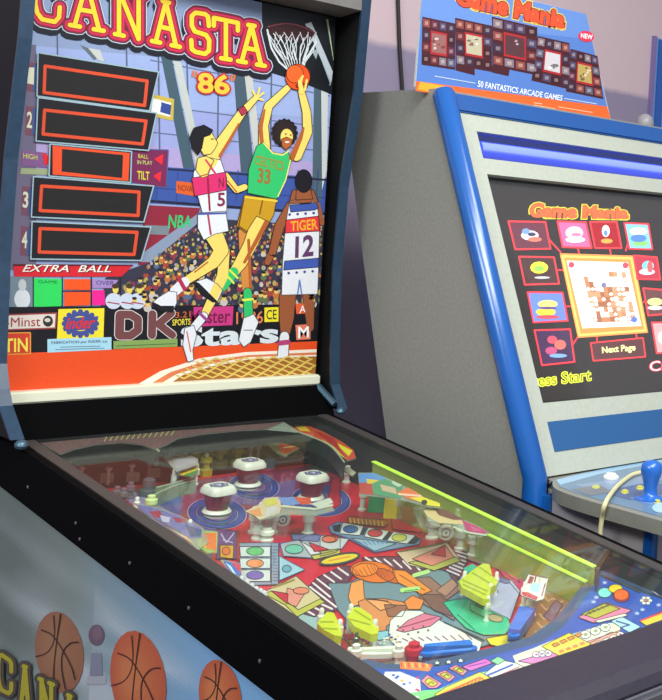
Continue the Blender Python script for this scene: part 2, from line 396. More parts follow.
# ---- backbox
BX = .300
bb = None
bm = bmesh.new()
top = 1.93
box(bm, (-.304, BGY+.02, 1.06), (.296, 1.42, top)); box(bm, (-.286, 1.13, gz(1.1)-.06), (.286, BGY+.02, 1.09))
bb = bm_obj('backbox', bm, black, pin)
wing_sec = [(1.087, top), (1.100, 1.71), (1.132, 1.51), (1.139, 1.34), (1.130, 1.17), (1.122, 1.10), (1.088, 1.052), (1.42, 1.052), (1.42, top)]
WS0 = wing_sec[:]
for s in (-1, 1):
    wx = .305 if s > 0 else -.312
    bm = bmesh.new()
    if s < 0: wing_sec[5:7] = [(1.112, 1.13), (1.095, 1.105), (1.038, 1.058)]; wing_sec[8:9] = [(1.42, 1.052), (1.10, 1.045)][:1]
    else: wing_sec = WS0[:]
    prism(bm, [(wx-s*.0085, y, z) for y, z in wing_sec], (s*.017, 0, 0))
    wg = bm_obj('side_panel', bm, black, bb)
    bm = bmesh.new()
    e = [(wx, y-.0035, z) for y, z in wing_sec[:(8 if s < 0 else 7)]]
    L = [(x, y, z) for x, y, z in e]
    for a_, b_ in zip(L, L[1:]):
        h = .010 
        prism(bm, [(a_[0]-h, a_[1]-.003, a_[2]), (a_[0]+h, a_[1]-.003, a_[2]), (a_[0]+h, a_[1]+.003, a_[2]), (a_[0]-h, a_[1]+.003, a_[2])], Vector(b_)-Vector(a_))
    bm_obj('edge_trim', bm, mat('dark blue edge trim', (34, 58, 80), .35, spec=.6, noise=.2, nscale=90), wg)
    bm = bmesh.new(); lathe(bm, (wx-s*.006, 1.083, gz(1.083)+.004) if s > 0 else (wx+.004, 1.028, gz(1.028)+.010), (0, -.3, 1), [(.009, 0), (.010, .005), (.007, .010), (.003, .012)], 14)
    bm_obj('hinge_cap', bm, mat('blue grey metal', (70, 98, 114), .4, .5), wg, True)
# brace on the right foot
bm = bmesh.new(); pA = Vector((.279, BGY-.02, 1.095)); pB = Vector((.290, 1.09, gz(1.09)+.02))
tube(bm, [pA, pB], .007, 6); bm_obj('brace', bm, mat('blue grey metal', (96, 130, 150), .35, .6), bb)
# top valance
bm = bmesh.new(); prism(bm, [(-.303, 1.085, 1.875), (-.303, 1.165, 1.866), (-.303, 1.165, top), (-.303, 1.085, top)], (.5985, 0, 0))
bm_obj('top_valance', bm, mat('grey brown valance', (112, 108, 104), .6, noise=.15), bb)
# panel below the backglass
bm = bmesh.new()
prism(bm, [(-.303, 1.092, gz(1.092)-.003), (-.303, 1.135, 1.098), (-.303, 1.17, 1.098), (-.303, 1.17, gz(1.092)-.003)], (.598, 0, 0), bev=.003)
bm_obj('lower_panel', bm, mat('black speaker panel', (4, 4, 5), .8, spec=.05, noise=.3, nscale=200), bb)
# cream trim under the glass
bm = bmesh.new(); box(bm, (-.303, BGY-.022, 1.098), (.283, BGY+.012, 1.119), .003)
bm_obj('glass_trim', bm, mat('cream plastic trim', (226, 226, 200), .3, spec=.6), bb)

# ---- backglass artwork
g = Art(PB); g.lo = (-.303, .012); g.hi = (.282, .762)
g.poly(Q(-20, -60, 345, -20, 345, 380, -5, 405), (142, 158, 196), 0)
# sky panes, girders, pillars
for y0, y1, c in ((-30, 60, (136, 152, 184)), (60, 110, (150, 166, 208)), (110, 150, (148, 156, 204)), (150, 180, (168, 152, 196))):
    g.poly([(-10, y0-20), (345, y0+15), (345, y1+10), (-10, y1-10)], c, 1)
for x0, x1 in ((57, 60), (126, 129), (158, 160), (219, 217), (186, 190), (272, 270)):
    g.line([(x0, 30), (x1, 180)], 1.6, (84, 96, 122), 2)
for a_, b_ in (((22, 118), (330, 152)), ((150, 105), (330, 128)), ((150, 60), (330, 96))): g.line([a_, b_], 1.2, (92, 106, 134), 2)
for pts, c in ((Q(160, 52, 172, 60, 196, 175, 184, 172), (64, 88, 100)), (Q(173, 60, 181, 62, 200, 150, 196, 168), (186, 190, 184)),
               (Q(80, 45, 88, 48, 98, 58, 94, 60), (92, 104, 112)), (Q(88, 48, 100, 50, 104, 62, 98, 60), (190, 192, 184)),
               (Q(233, 66, 244, 70, 256, 190, 242, 188), (66, 86, 98)), (Q(244, 72, 252, 74, 262, 160, 258, 186), (188, 190, 182)),
               (Q(314, 82, 321, 84, 322, 200, 312, 200), (74, 94, 104)), (Q(321, 84, 328, 86, 327, 170, 322, 190), (196, 200, 196))):
    g.poly(pts, c, 3)
# arch roof at the top right
g.poly(Q(262, 0, 338, 10, 334, 95, 300, 82, 262, 70), (20, 24, 30), 3)
g.poly(Q(312, 52, 320, 46, 332, 78, 330, 86), (150, 164, 172), 4); g.poly(Q(309, 82, 330, 84, 318, 52), (14, 18, 22), 5)
g.poly(Q(305, 24, 311, 22, 334, 72, 331, 82), (176, 186, 190), 5)
g.line(Q(327, 20, 334, 60), 2, (168, 190, 150), 6)
g.ell(291, 32, 25, 9, (54, 22, 26), 5, ang=8); g.line([(267+48*k/10, 27+6*math.sin(k/10*math.pi)*-1+k*.6) for k in range(11)], 1, (120, 60, 64), 7)
# net
wh = (206, 212, 212)
for k in range(9):
    t = k/8
    g.line([(267+49*t, 31+4*math.sin(t*3.14)+t*5), (274+36*t + 3*math.sin(k), 48+t*3), (283+22*t, 60+t*2), (287+16*t, 68)], .9, wh, 7)
for k in range(7):
    t = k/6
    g.line([(267+49*t, 32), (267+49*min(1, t+.28) - (4 if t < .5 else 9), 46), (283+22*min(1, t+.05), 60)], .7, wh, 7)
    g.line([(316-49*t, 34), (316-49*min(1, t+.3) + 7, 46), (305-22*min(1, t+.1), 60)], .7, wh, 7)
g.line([(267, 30), (271, 48), (279, 62), (288, 70)], 1.8, wh, 7); g.line([(316, 42), (309, 54), (303, 62), (305, 74)], 1.8, wh, 7)
# mid blue hall wall
g.poly(Q(150, 166, 330, 178, 328, 215, 150, 203), (58, 82, 152), 3)
g.line(Q(150, 168, 328, 180), 2, (36, 40, 62), 4); g.line(Q(150, 201, 328, 214), 2.5, (28, 32, 50), 4)
for k in range(9): g.line([(158+k*20, 170), (156+k*20, 202)], 1, (44, 66, 130), 4)
g.line(Q(150, 188, 328, 198), 1, (44, 66, 130), 4)
g.poly(Q(176, 181, 194, 183, 194, 196, 176, 193), (214, 92, 34), 5); g.text('NOVA', Q(178, 184.5, 192, 186, 192, 192, 178, 190.5), (120, 30, 30), 6)
g.poly(Q(152, 94, 174, 99, 173, 121, 151, 116), (192, 170, 70), 4); g.poly(Q(152, 98, 171, 103, 170, 117, 151, 112), (226, 226, 220), 5)
g.poly(Q(161, 102, 171, 105, 170, 115, 160, 112), (50, 70, 140), 6); g.ell(157, 105, 4, 3.4, (226, 226, 226), 7)
# lower hall: dark red stand, sign, diagonal rail
g.poly(Q(-5, 40, 36, 45, 36, 270, -5, 270), (104, 98, 120), 3)
g.poly(Q(145, 205, 200, 208, 196, 222, 150, 265, 138, 265), (138, 36, 56), 4); g.poly(Q(145, 225, 170, 226, 168, 235, 146, 234), (118, 128, 134), 5)
g.poly(Q(130, 262, 200, 212, 203, 220, 150, 262), (132, 146, 168), 5)
g.text('NBA', Q(169, 215, 192, 216, 190, 227, 168, 228), (40, 190, 110), 6, .02)
# the crowd
g.poly(Q(105, 278, 150, 262, 204, 218, 325, 226, 322, 318, 100, 312), (52, 50, 66), 5)
pal0 = [(210, 190, 90), (60, 60, 90), (190, 60, 40), (230, 225, 210), (80, 110, 150), (150, 40, 70), (225, 120, 50), (96, 120, 70), (24, 24, 34), (214, 170, 110), (190, 190, 205), (200, 190, 60)]
pal = [mixc(c_, (92, 78, 78), .28) for c_ in pal0]
for k in range(900):
    y = R.uniform(224, 312); x = R.uniform(max(112, 150-(y-262)*1.1 if y > 262 else 150+(262-y)*1.25), 322)
    s_ = .9+(y-220)/60; g.ell(x, y, s_*R.uniform(.7, 1.3), s_*R.uniform(.9, 1.6), R.choice(pal), 6+k % 3, n=6)
for k in range(110):
    y = R.uniform(245, 306); x = R.uniform(max(116, 165-(y-250)*.9), 320); s_ = 1.5+(y-240)/50
    g.ell(x, y+s_*1.6, s_*1.5, s_*1.5, R.choice(pal[2:8]), 9, n=8); g.ell(x, y, s_*.9, s_*1.1, (220, 190, 100), 10, n=8); g.ell(x, y-s_*.7, s_, s_*.6, R.choice([(30, 24, 24), (120, 70, 30)]), 11, n=6)
for x in (113, 127, 137):
    g.ell(x, 301, 8, 8, (196, 206, 220), 10); g.ell(x+2, 289, 3, 4.5, (222, 200, 90), 11); g.ell(x+2, 286, 3.5, 2.5, (70, 50, 30), 12); g.line([(x-6, 302), (x+6, 304)], 1.2, (160, 60, 70), 11)
# row of coloured boxes under EXTRA BALL
g.poly(Q(10, 276, 34, 277, 34, 308, 10, 308), (112, 130, 140), 6); g.ell(22, 299, 8, 10, (206, 212, 214), 7); g.ell(22, 285, 4, 6, (186, 190, 190), 8)
g.poly(Q(33.4, 278, 61.6, 279, 61, 306, 33, 307), (44, 206, 88), 7); g.text('GAME', Q(38, 280, 57, 280.5, 57, 283.5, 38, 283), (20, 90, 50), 8)
g.poly(Q(64, 279, 90, 279, 90, 290, 64, 289.5), (236, 82, 24), 7); g.poly(Q(64, 292, 90, 292, 90, 305, 64, 306), (236, 82, 24), 7); g.line(Q(62, 291, 91, 291), 1, (60, 30, 40), 8)
g.poly(Q(92, 279, 118, 280, 112, 288, 92, 288), (160, 130, 186), 7); g.text('OVER', Q(96, 280.5, 114, 281, 113, 285, 96, 284.5), (40, 50, 110), 8); g.poly(Q(92, 290, 104, 290, 105, 305, 92, 305), (232, 30, 140), 7)
for k in range(5): g.line([(33+k*29 if k < 3 else 120, 277), (33+k*29 if k < 3 else 120, 307)], 1.2, (34, 30, 44), 8)
# score panel side figures
for i, (x, y) in enumerate(Q(28, 62, 27, 106, 23, 186, 22, 226)):
    g.poly([(x-1, y), (x+9, y+1), (x+8, y+30), (x-2, y+29)], (118, 70, 84), 5); g.poly([(x+5, y+2), (x+9, y+2), (x+8, y+29), (x+4, y+29)], (70, 84, 130), 6)
    g.text(str(i+1 if i < 2 else i+1), [(x, y+6), (x+5, y+6), (x+4.5, y+22), (x-.5, y+21)], (206, 206, 180), 7, .02)
g.poly(Q(22, 150, 47, 153, 47, 168, 21, 166), (122, 84, 130), 6); g.text('HIGH', Q(23, 153, 37, 155, 37, 160, 23, 158), (206, 206, 70), 7)
g.poly(Q(21, 168, 48, 169, 48, 175, 20, 174), (150, 160, 120), 6); g.poly(Q(42, 152, 54, 160, 44, 165.5), (220, 36, 44), 8)
g.poly(Q(132, 149, 168, 150, 166, 188, 131, 183), (116, 36, 78), 5); g.frame(Q(132, 149, 168, 150, 166, 188, 131, 183), 1, (70, 90, 150), 7)
g.poly(Q(154, 159, 163, 154, 162, 165), (228, 40, 52), 7); g.poly(Q(153, 176, 161, 171, 160, 182), (228, 40, 52), 7)
g.text('BALL', Q(138, 154, 148, 155, 148, 159, 138, 158), (206, 206, 70), 7); g.text('IN PLAY', Q(137, 160, 152, 161, 152, 165, 137, 164), (190, 206, 120), 7); g.text('TILT', Q(137, 171, 149, 172, 149, 180, 137, 179), (206, 200, 60), 7, .02)
g.poly(Q(13, 264.5, 133, 265, 121, 276.5, 14, 276.5), (206, 34, 44), 8); g.poly(Q(13, 264, 133, 264.6, 132, 266, 13, 266), (90, 20, 30), 9)
g.text('EXTRA  BALL', Q(27, 265, 114, 266, 111, 272.5, 23, 272), (90, 20, 26), 9, .03); g.text('EXTRA  BALL', Q(26, 264.6, 113, 265.6, 110, 272, 22, 271.6), (236, 226, 212), 10, .01)
# banner band
g.poly(Q(-4, 307, 320, 304, 318, 344, -4, 356), (20, 20, 26), 8)
g.poly(Q(-3, 315, 56, 313, 55, 328, -3, 330), (218, 206, 194), 9); g.frame(Q(-3, 315, 56, 313, 55, 328, -3, 330), 1.4, (150, 60, 60), 10)
g.text('n-Minst', Q(-1, 318, 40, 316.5, 40, 326, -1, 327), (150, 60, 60), 11); g.ell(47.5, 321, 5, 5.5, (50, 46, 44), 11); g.ell(47, 320, 3, 2, (200, 196, 180), 12)
g.poly(Q(0, 333, 30, 332.5, 30, 353.5, 0, 354.5), (204, 62, 40), 9); g.frame(Q(0, 333, 30, 332.5, 30, 353.5, 0, 354.5), 1.2, (230, 150, 60), 10); g.text('TIN', Q(4, 339, 27, 338, 27, 351, 4, 352), (238, 220, 80), 11, .02)
g.poly(Q(58, 309, 104, 308, 103, 338.6, 56.5, 339), (232, 214, 48), 9)
for k in range(16):
    t = k*math.pi/8; g.ell(80+15*math.cos(t)*1.08, 323.5+12*math.sin(t), 2.8, 2.8, (66, 76, 140), 10, n=6)
g.ell(80, 323.5, 15.5, 12, (66, 76, 140), 10); g.ell(80, 323.5, 10, 7.5, (232, 214, 48), 11)
g.poly(Q(68, 318, 98, 316, 94, 329, 63, 331), (66, 76, 140), 12); g.text('inder', Q(68, 317.5, 96, 316.5, 92, 328, 65, 329), (212, 44, 40), 13, .02)
g.poly(Q(47, 339, 111, 337, 111, 349.5, 47, 352.5), (160, 206, 222), 10); g.text('FABRICATION por INDER s.a.', Q(51, 341.3, 107, 339.7, 107, 343, 51, 344.6), (40, 60, 90), 11, .01)
g.line(Q(60, 347, 100, 346), .7, (90, 120, 140), 11); g.line(Q(55, 349.5, 104, 348), .7, (90, 120, 140), 11)
# DK
for wd, col, k in ((12.5, (220, 212, 206), 9), (11, (112, 66, 66), 10)):
    g.line(Q(119.5, 315, 119, 335), wd-2, col, k); g.line(Q(119.5, 314.5, 130, 314.5, 137.5, 319, 137.5, 330, 130, 335.5, 119, 335.5), wd-3, col, k)
    g.line(Q(152, 314, 151.5, 335), wd-3, col, k); g.line(Q(171, 313, 158, 324, 172, 335), wd-3.5, col, k)
g.poly(Q(125.5, 319.5, 130, 320, 132, 323, 131.5, 328, 129, 330.5, 125.5, 330.5), (20, 20, 26), 12)
g.poly(Q(113, 341, 177, 338.5, 177, 346.5, 113, 349), (128, 158, 84), 10); g.line(Q(116, 346, 175, 343.5), .8, (70, 100, 60), 11)
g.text('SPORTS', Q(172, 319.5, 190, 318.5, 190, 324.5, 172, 325.5), (222, 206, 60), 10, .02); g.text('3.21', Q(175, 312, 190, 311, 190, 317, 175, 318), (212, 100, 50), 10)
g.poly(Q(193, 307, 233, 306, 232, 325, 194, 326.5), (196, 52, 124), 10); g.text('Master', Q(190, 310.5, 230, 309, 229, 322.5, 190, 323.5), (108, 22, 60), 11, .01)
g.text('1986', Q(236, 312, 263, 311, 262, 323, 236, 324), (216, 120, 80), 10, .01)
g.poly(Q(264, 307.5, 278, 307, 278, 321.5, 264, 322), (230, 214, 40), 10); g.text('CE', Q(266, 310, 276, 309.5, 276, 319, 266, 319.5), (50, 50, 40), 11, .01)
g.text('Stars', Q(182, 327, 277, 323.5, 276, 342, 182, 346.5), (208, 216, 220), 11, .035)
g.poly(Q(295, 304, 309, 303, 309, 313, 296, 314), (220, 92, 50), 10); g.text('A', Q(299, 306, 305, 305, 305, 312, 299, 313), (240, 240, 236), 11)
g.poly(Q(295, 325, 310, 324, 310, 339, 296, 340), (222, 120, 92), 10); g.text('M', Q(298, 327, 308, 326.5, 308, 337, 298, 338), (240, 240, 236), 11, .02)
# court
g.poly(Q(-5, 354, 320, 341, 320, 382, -5, 402), (226, 76, 28), 9)
g.poly(Q(134, 386, 160, 371, 200, 358, 245, 352, 320, 349, 320, 380), (236, 226, 206), 10)
g.poly(Q(146, 386, 170, 372, 205, 361, 248, 355, 320, 352, 320, 380), (214, 120, 76), 11)
g.poly(Q(156, 386, 176, 374, 208, 364, 248, 357, 320, 354.5, 320, 380), (236, 226, 206), 12)
g.poly(Q(166, 386, 182, 375, 212, 366, 250, 359, 320, 356, 320, 382), (154, 98, 40), 13)
for r_ in range(6):
    x = 176+r_*5; y = 376.5-r_*3.4
    P = []
    for k in range(24):
        xx = x+k*7.2
        if xx > 316: break
        P.append((xx, y-(xx-x)*.025+(2.0 if k % 2 else -1.2)))
    if len(P) > 1: g.line(P, 1.5, (214, 184, 90), 14)
g.ol = 11; g.olw = .7
def limb(pts, wd, col, L):
    g.line(pts, [v+1.5 for v in wd] if isinstance(wd, list) else wd+1.5, (54, 34, 28), L-.5); g.line(pts, wd, col, L)
# player C (right, back view, 12)
sk = (150, 84, 50); W = (222, 224, 226)
limb(Q(291, 205, 279, 226, 272, 252, 267, 262), [9, 9, 7, 6], sk, 11); g.line(Q(316, 204, 322, 222), 7, sk, 11)
g.poly(Q(292, 190, 313, 190, 318, 202, 288, 204), sk, 12); g.poly(Q(296, 186, 310, 186, 312, 199, 295, 200), sk, 12)
g.ell(303, 181, 8.3, 11.5, (26, 22, 30), 13)
g.poly(Q(289, 201, 296, 199, 302, 208, 309, 206, 312, 198, 316, 199, 319, 225, 318, 268, 317, 294, 281, 295, 282, 262, 285, 225), W, 12)
g.poly(Q(289, 205, 316, 203, 318, 208, 314, 210, 290, 212), (60, 84, 160), 13); g.poly(Q(285.5, 220, 318, 216, 319, 231, 284.5, 233), (220, 52, 60), 13)
g.text('TIGER', Q(290, 221.5, 316, 219, 317, 229, 290, 231), (236, 170, 40), 14, .02)
g.text('12', Q(295.5, 237, 313, 235, 312, 255, 295, 257), (96, 56, 96), 14, .03)
g.poly(Q(284, 261, 318, 258, 318, 267, 283, 270), (62, 88, 168), 13)
for k in range(4): g.ell(289+k*8, 214.5-k*.5, 1.5, 1.5, (60, 60, 130), 14, n=5); g.ell(288+k*8, 273-k*.6, 1.5, 1.5, (60, 60, 130), 14, n=5)
g.line(Q(297, 294, 299, 280, 301, 294), 1.4, (90, 120, 180), 14)
limb(Q(287, 296, 286, 318, 284.5, 336), [16, 14, 8], sk, 11); limb(Q(308, 296, 309, 312, 310, 328), [11, 9, 6], sk, 10)
limb(Q(284, 336, 281.5, 366), [9, 11], W, 12); g.line(Q(279, 343, 287.5, 342), 5, (176, 60, 110), 13)
# player B (centre, green)
yk = (234, 208, 104); br = (176, 92, 40); gr = (48, 186, 102)
limb(Q(264, 148, 263, 126, 268, 106, 287, 88), [11, 9, 8, 6], yk, 12); g.line(Q(262, 150, 260, 128, 264, 110), [4, 4, 2], br, 13)
limb(Q(296, 156, 307, 132, 306, 112, 300, 88), [10, 9, 8, 6], yk, 12); g.line(Q(291, 158, 300, 138, 303, 128), [6, 4, 2], br, 13)
g.ell(284, 133, 11, 13, (40, 26, 24), 13)
for k in range(16): g.ell(284+11*math.cos(k*.39), 133+12*math.sin(k*.39), 2.6, 2.8, (40, 26, 24), 13, n=7)
g.ell(286, 137, 6.5, 8.5, yk, 14); g.poly(Q(281, 139, 286, 137, 292, 140, 290, 146, 285, 150, 281, 146), br, 15); g.ell(285, 134, 1, .8, (20, 20, 20), 16, n=6); g.ell(290, 135, 1, .8, (20, 20, 20), 16, n=6); g.ell(286.5, 142, 2.4, 1, (230, 225, 215), 16, n=8)
g.poly(Q(256, 146, 263, 142, 272, 152, 281, 154, 287, 151, 291, 160, 285, 180, 276, 199, 247, 193, 248, 170), gr, 13)
g.line(Q(263, 143, 272, 153, 282, 155, 288, 151), 1.4, (230, 220, 120), 14); g.line(Q(290, 160, 285, 180, 277, 197), 1.2, (226, 222, 120), 14)
g.text('CELTICS', Q(255, 155, 284, 162, 283, 171, 254, 164), (150, 140, 50), 15, .02); g.text('33', Q(258, 168, 270, 170, 269, 184, 257, 182), (150, 110, 50), 15, .03)
g.poly(Q(244, 195, 276, 199, 273, 215, 269, 222, 256, 216, 245, 233, 236, 226), (196, 148, 28), 13); g.line(Q(245, 197, 276, 201), 2, (230, 200, 60), 14); g.line(Q(243, 200, 238, 226, 245, 231), 1.5, (110, 66, 16), 14)
g.line(Q(262, 200, 259, 214), 1.3, (120, 74, 16), 14)
limb(Q(260, 219, 250, 244, 240, 263, 232, 274), [17, 13, 12, 9], yk, 12); g.line(Q(266, 222, 254, 244, 244, 262), [5, 4, 3], br, 13)
g.line(Q(242, 232, 244, 262, 246, 290), [8, 9, 8], (206, 134, 60), 11); g.line(Q(248, 240, 249, 262, 250, 288), [3, 3, 3], br, 12)
g.line(Q(233, 272, 222, 286), 10, gr, 14); g.line(Q(229, 270, 237, 278), 2, (210, 230, 80), 15); g.line(Q(226, 275, 233, 283), 2, (210, 230, 80), 15)
g.poly(Q(196, 281, 206, 278, 217, 284, 222, 290, 216, 303, 206, 297, 196, 289), W, 14); g.poly(Q(193, 282, 198, 283, 217, 302, 212, 302, 200, 294), (22, 22, 28), 15)
limb(Q(247, 292, 248, 318), [8, 9], gr, 13); g.line(Q(243, 300, 252, 299), 2.4, (210, 230, 80), 14)
g.poly(Q(243, 318, 253, 314, 258, 322, 250, 342, 243, 347, 238, 340), W, 14); g.line(Q(243, 330, 252, 330), 1, (120, 130, 140), 15)
# player A (left, white and pink)
limb(Q(209, 163, 222, 141, 240, 114, 256, 97), [13, 11, 8, 5], yk, 15); g.line(Q(256, 98, 252, 91), 2, yk, 15); g.line(Q(256, 98, 259, 88), 2, yk, 15); g.line(Q(256, 98, 263, 93), 2, yk, 15); g.line(Q(256, 98, 262, 100), 2, yk, 15)
g.line(Q(219, 156, 229, 140, 238, 124), [3, 3, 2], br, 16); g.poly(Q(237, 109, 243, 106, 247, 112, 241, 116), (170, 50, 72), 17)
g.poly(Q(193, 172, 198, 163, 206, 157, 220, 160, 226, 178, 226, 212, 202, 214, 196, 192, 192, 186), W, 15)
g.poly(Q(191, 178, 225, 172, 226, 190, 194, 196), (214, 44, 104), 16); g.line(Q(207, 178, 209, 210), 2, (150, 30, 60), 17); g.line(Q(205, 160, 215, 174), 2, (206, 60, 90), 17)
g.text('N', Q(218, 178, 223, 178, 223, 187, 218, 187), (130, 30, 60), 17, .02); g.text('5', Q(217, 193, 224, 193, 224, 206, 217, 206), (130, 40, 70), 17, .02)
g.poly(Q(197, 158, 205, 156, 213, 160, 207, 176, 201, 178, 195, 170), yk, 17); g.line(Q(200, 176, 207, 174, 211, 164), 1.2, br, 18)
limb(Q(225, 176, 236, 190, 244, 187), [7, 6, 6], yk, 14); g.line(Q(227, 181, 236, 192), 1.3, br, 15)
g.poly(Q(200, 150, 202, 137, 210, 131, 214, 138, 217, 143, 214, 149, 210, 154, 203, 155), yk, 18); g.poly(Q(189, 137, 193, 128, 203, 125, 212, 130, 209, 135, 203, 137, 201, 148, 197, 155, 191, 148), (22, 20, 26), 19); g.line(Q(210, 139, 213, 139), 1, (20, 20, 20), 19)
g.poly(Q(197, 213, 225, 211, 228, 231, 214, 234, 203, 240, 197, 228), W, 16); g.line(Q(207, 213, 210, 234), 2, (176, 60, 90), 17); g.line(Q(198, 214, 225, 213), 2, (70, 90, 160), 17)
limb(Q(213, 234, 221, 250, 213, 262, 196, 274, 180, 284), [18, 14, 12, 9, 7], yk, 15); g.line(Q(207, 262, 194, 272), 1.4, br, 16)
limb(Q(224, 250, 222, 276, 211, 300, 203, 316), [10, 11, 9, 7], yk, 14)
g.line(Q(184, 282, 174, 291), 10, W, 16); g.line(Q(179, 280, 184, 289), 4, (176, 40, 80), 17)
g.poly(Q(158, 297, 168, 291, 176, 292, 176, 303, 172, 311, 160, 308, 152, 302), W, 16); g.poly(Q(152, 302, 160, 306, 173, 306, 172, 311.5, 160, 311, 152, 306), (24, 24, 30), 17)
limb(Q(203, 316, 193, 328), [8, 8], W, 16); g.line(Q(199, 313, 206, 320), 3, (150, 60, 130), 17)
g.poly(Q(184, 328, 193, 325, 196, 334, 192, 350, 193, 360, 187, 362, 182, 345), W, 16); g.line(Q(186, 331, 190, 352), 1.2, (206, 90, 70), 17)
# the basketball
g.ell(297, 77, 12.3, 13, (226, 78, 24), 16, n=30); g.ell(294, 74, 8.5, 9, (238, 96, 34), 17); g.ell(301, 86, 6, 3, (160, 46, 20), 17)
g.line(Q(301, 92, 299, 82, 302, 76), [5, 4, 2], yk, 18); g.line(Q(304, 90, 306, 80), 2.2, yk, 18)
g.ol = None
# '86'
q = Q(198, 73, 228, 76, 228, 94, 198, 92)
g.text('86', q, (190, 40, 40), 14, .085); g.text('86', q, (240, 190, 60), 15, .03)
for x, y in Q(193, 71, 196, 72, 231, 75, 234, 75.5): g.line([(x, y), (x-.8, y+5)], 1.8, (214, 110, 50), 14)
# title CANASTA
TL = [(cell(34.5, 59, -28, -23, 18, 23), GL['C']), (cell(69, 103, -20, -14, 25, 31), GL['A']), (cell(114, 142, -10, -4, 34, 40), GL['N']), (cell(151, 179, -2, 6, 41, 47), GL['A']),
      (cell(190, 209, 12, 15, 51, 55), GL['S']), (cell(213, 237, 18, 23, 57, 61), GL['T']), (cell(237, 264, 23, 28, 61, 66), GL['A'])]
g2 = [(17, (20, 22, 30), 0)]
for (cl, st) in TL:
    stroke_letters(g, [([(p[0]-1, p[1]+5) for p in cl], st)], [(17.5, (22, 24, 34), 0)], 12)
stroke_letters(g, TL, [(17, (196, 202, 214), 1), (15.2, (34, 30, 44), 2), (13.6, (140, 26, 56), 3), (10.6, (206, 40, 80), 4), (6.6, (150, 34, 36), 5), (4.5, (240, 204, 48), 6)], 13)
bgl = g.build('backglass', print_mat('backglass print', .35, spec=.4), bb)
# score windows
def window(q, o, wd=3.2, inner_pad=0, fill=None):
    d = Art(PB, .0045); d.poly(q, (24, 22, 26), 0); d.frame(q, 1.3, (150, 176, 184), 1)
    if fill: d.poly(o, (226, 76, 34), 1); d.poly(fill, (34, 30, 28), 2)
    else: d.poly(o, (30, 26, 24), 1); d.frame(o, wd, (214, 74, 38), 2)
    d.build('score_display', print_mat('score display print', .3, spec=.5), bgl)
window(Q(38, 52.6, 158.7, 72, 149.5, 111, 37, 96), Q(45, 66, 147, 81, 144.5, 105.5, 44, 92.5))
window(Q(38, 97.5, 156.7, 113, 148.5, 150.5, 36, 141), Q(44.5, 110, 146, 121, 142.5, 144, 43, 134))
window(Q(50, 144, 131.5, 151.5, 130.5, 182.5, 49, 176), Q(52.6, 145.5, 129.7, 153, 128.4, 181, 52.6, 174.5), fill=Q(62, 149, 123, 155, 122, 178, 61.6, 171.5))
window(Q(33.4, 176.5, 153.6, 186, 143.8, 222, 31.3, 217), Q(41.5, 186, 139, 192, 138, 215.5, 40, 210.5))
window(Q(32, 221.5, 151, 227, 141, 260.5, 30.8, 259), Q(40, 228.5, 137, 232.3, 134, 254.5, 39, 252))

# ---- playfield surface art
p = Art(PF); p.ol = 6; p.olw = .75; p.lo = (-.264, .0); p.hi = (.254, 1.10)
c0 = [PF.at(-.266, -.01), PF.at(.255, -.01), PF.at(.255, 1.115), PF.at(-.266, 1.115)]
bm = bmesh.new(); prism(bm, c0, PF.n*-.012); pfb = bm_obj('playfield', bm, mat('playfield lacquer red', (205, 32, 50), .3, noise=.08), pin)
z1 = Z(40, 400, 4.1375); z2 = Z(180, 400, 4.1375); z3 = Z(320, 400, 4.1375); z5 = Z(160, 500, 4.1375); z6 = Z(300, 540, 4.1375)
a1 = Z(220, 500, 5.517); a2 = Z(320, 490, 5.517); a3 = Z(300, 590, 5.517); a4 = Z(400, 560, 5.517); a5 = Z(500, 560, 5.517); a6 = Z(400, 630, 5.517)
a7 = Z(120, 420, 5.517); a8 = Z(240, 400, 5.517); b1 = Z(20, 400, 5.517); b2 = Z(100, 470, 5.517); b3 = Z(330, 440, 5.517); b4 = Z(410, 490, 5.517); b7 = Z(560, 560, 6.49)
p.poly(Q(30, 430, 350, 405, 360, 445, 30, 460), (116, 84, 84), 1)
for k in range(14): p.line([(98+k*5.6, 441-k*.35), (101+k*5.6, 436-k*.35)], 1, (170, 180, 90), 2)
p.poly(Q(60, 455, 150, 448, 200, 450, 205, 480, 150, 500, 110, 500), (150, 34, 40), 1)
p.poly(Q(110, 452, 140, 450, 150, 465, 120, 470), (132, 110, 50), 2); p.poly(Q(155, 450, 200, 448, 190, 465, 160, 462), (120, 100, 56), 2)
p.poly(Q(175, 445, 320, 428, 350, 470, 300, 480, 240, 480, 190, 470), (92, 92, 70), 2)
p.poly(Q(205, 455, 250, 450, 260, 480, 210, 490), (128, 48, 52), 3)
p.poly(a7(200, 430, 370, 370, 460, 420, 420, 500, 350, 552, 200, 500), (62, 74, 140), 2)
p.poly(Q(150, 508, 205, 500, 225, 530, 210, 560, 160, 530), (96, 84, 140), 2)
p.poly(z2(0, 330, 60, 300, 250, 280, 480, 260, 662, 330, 662, 430, 400, 470, 200, 500, 40, 540, 0, 480), (142, 50, 84), 3)
p.poly(z2(170, 380, 480, 330, 470, 430, 330, 440, 230, 430), (112, 88, 140), 4)
for cx, cy in ((217, 514), (254, 487), (321, 501)):
    for i, (r_, c) in enumerate(((1.0, (176, 160, 190)), (.95, (64, 76, 150)), (.72, (160, 150, 196)), (.66, (72, 84, 160)), (.5, (130, 96, 140)))):
        p.ell(cx, cy, 30*r_*(1 if cx != 254 else .85), 16*r_*(1 if cx != 254 else .85), c, 5+i, ang=4, n=36)
p.poly(z2(630, 330, 662, 320, 662, 440, 600, 470), (196, 34, 52), 10)
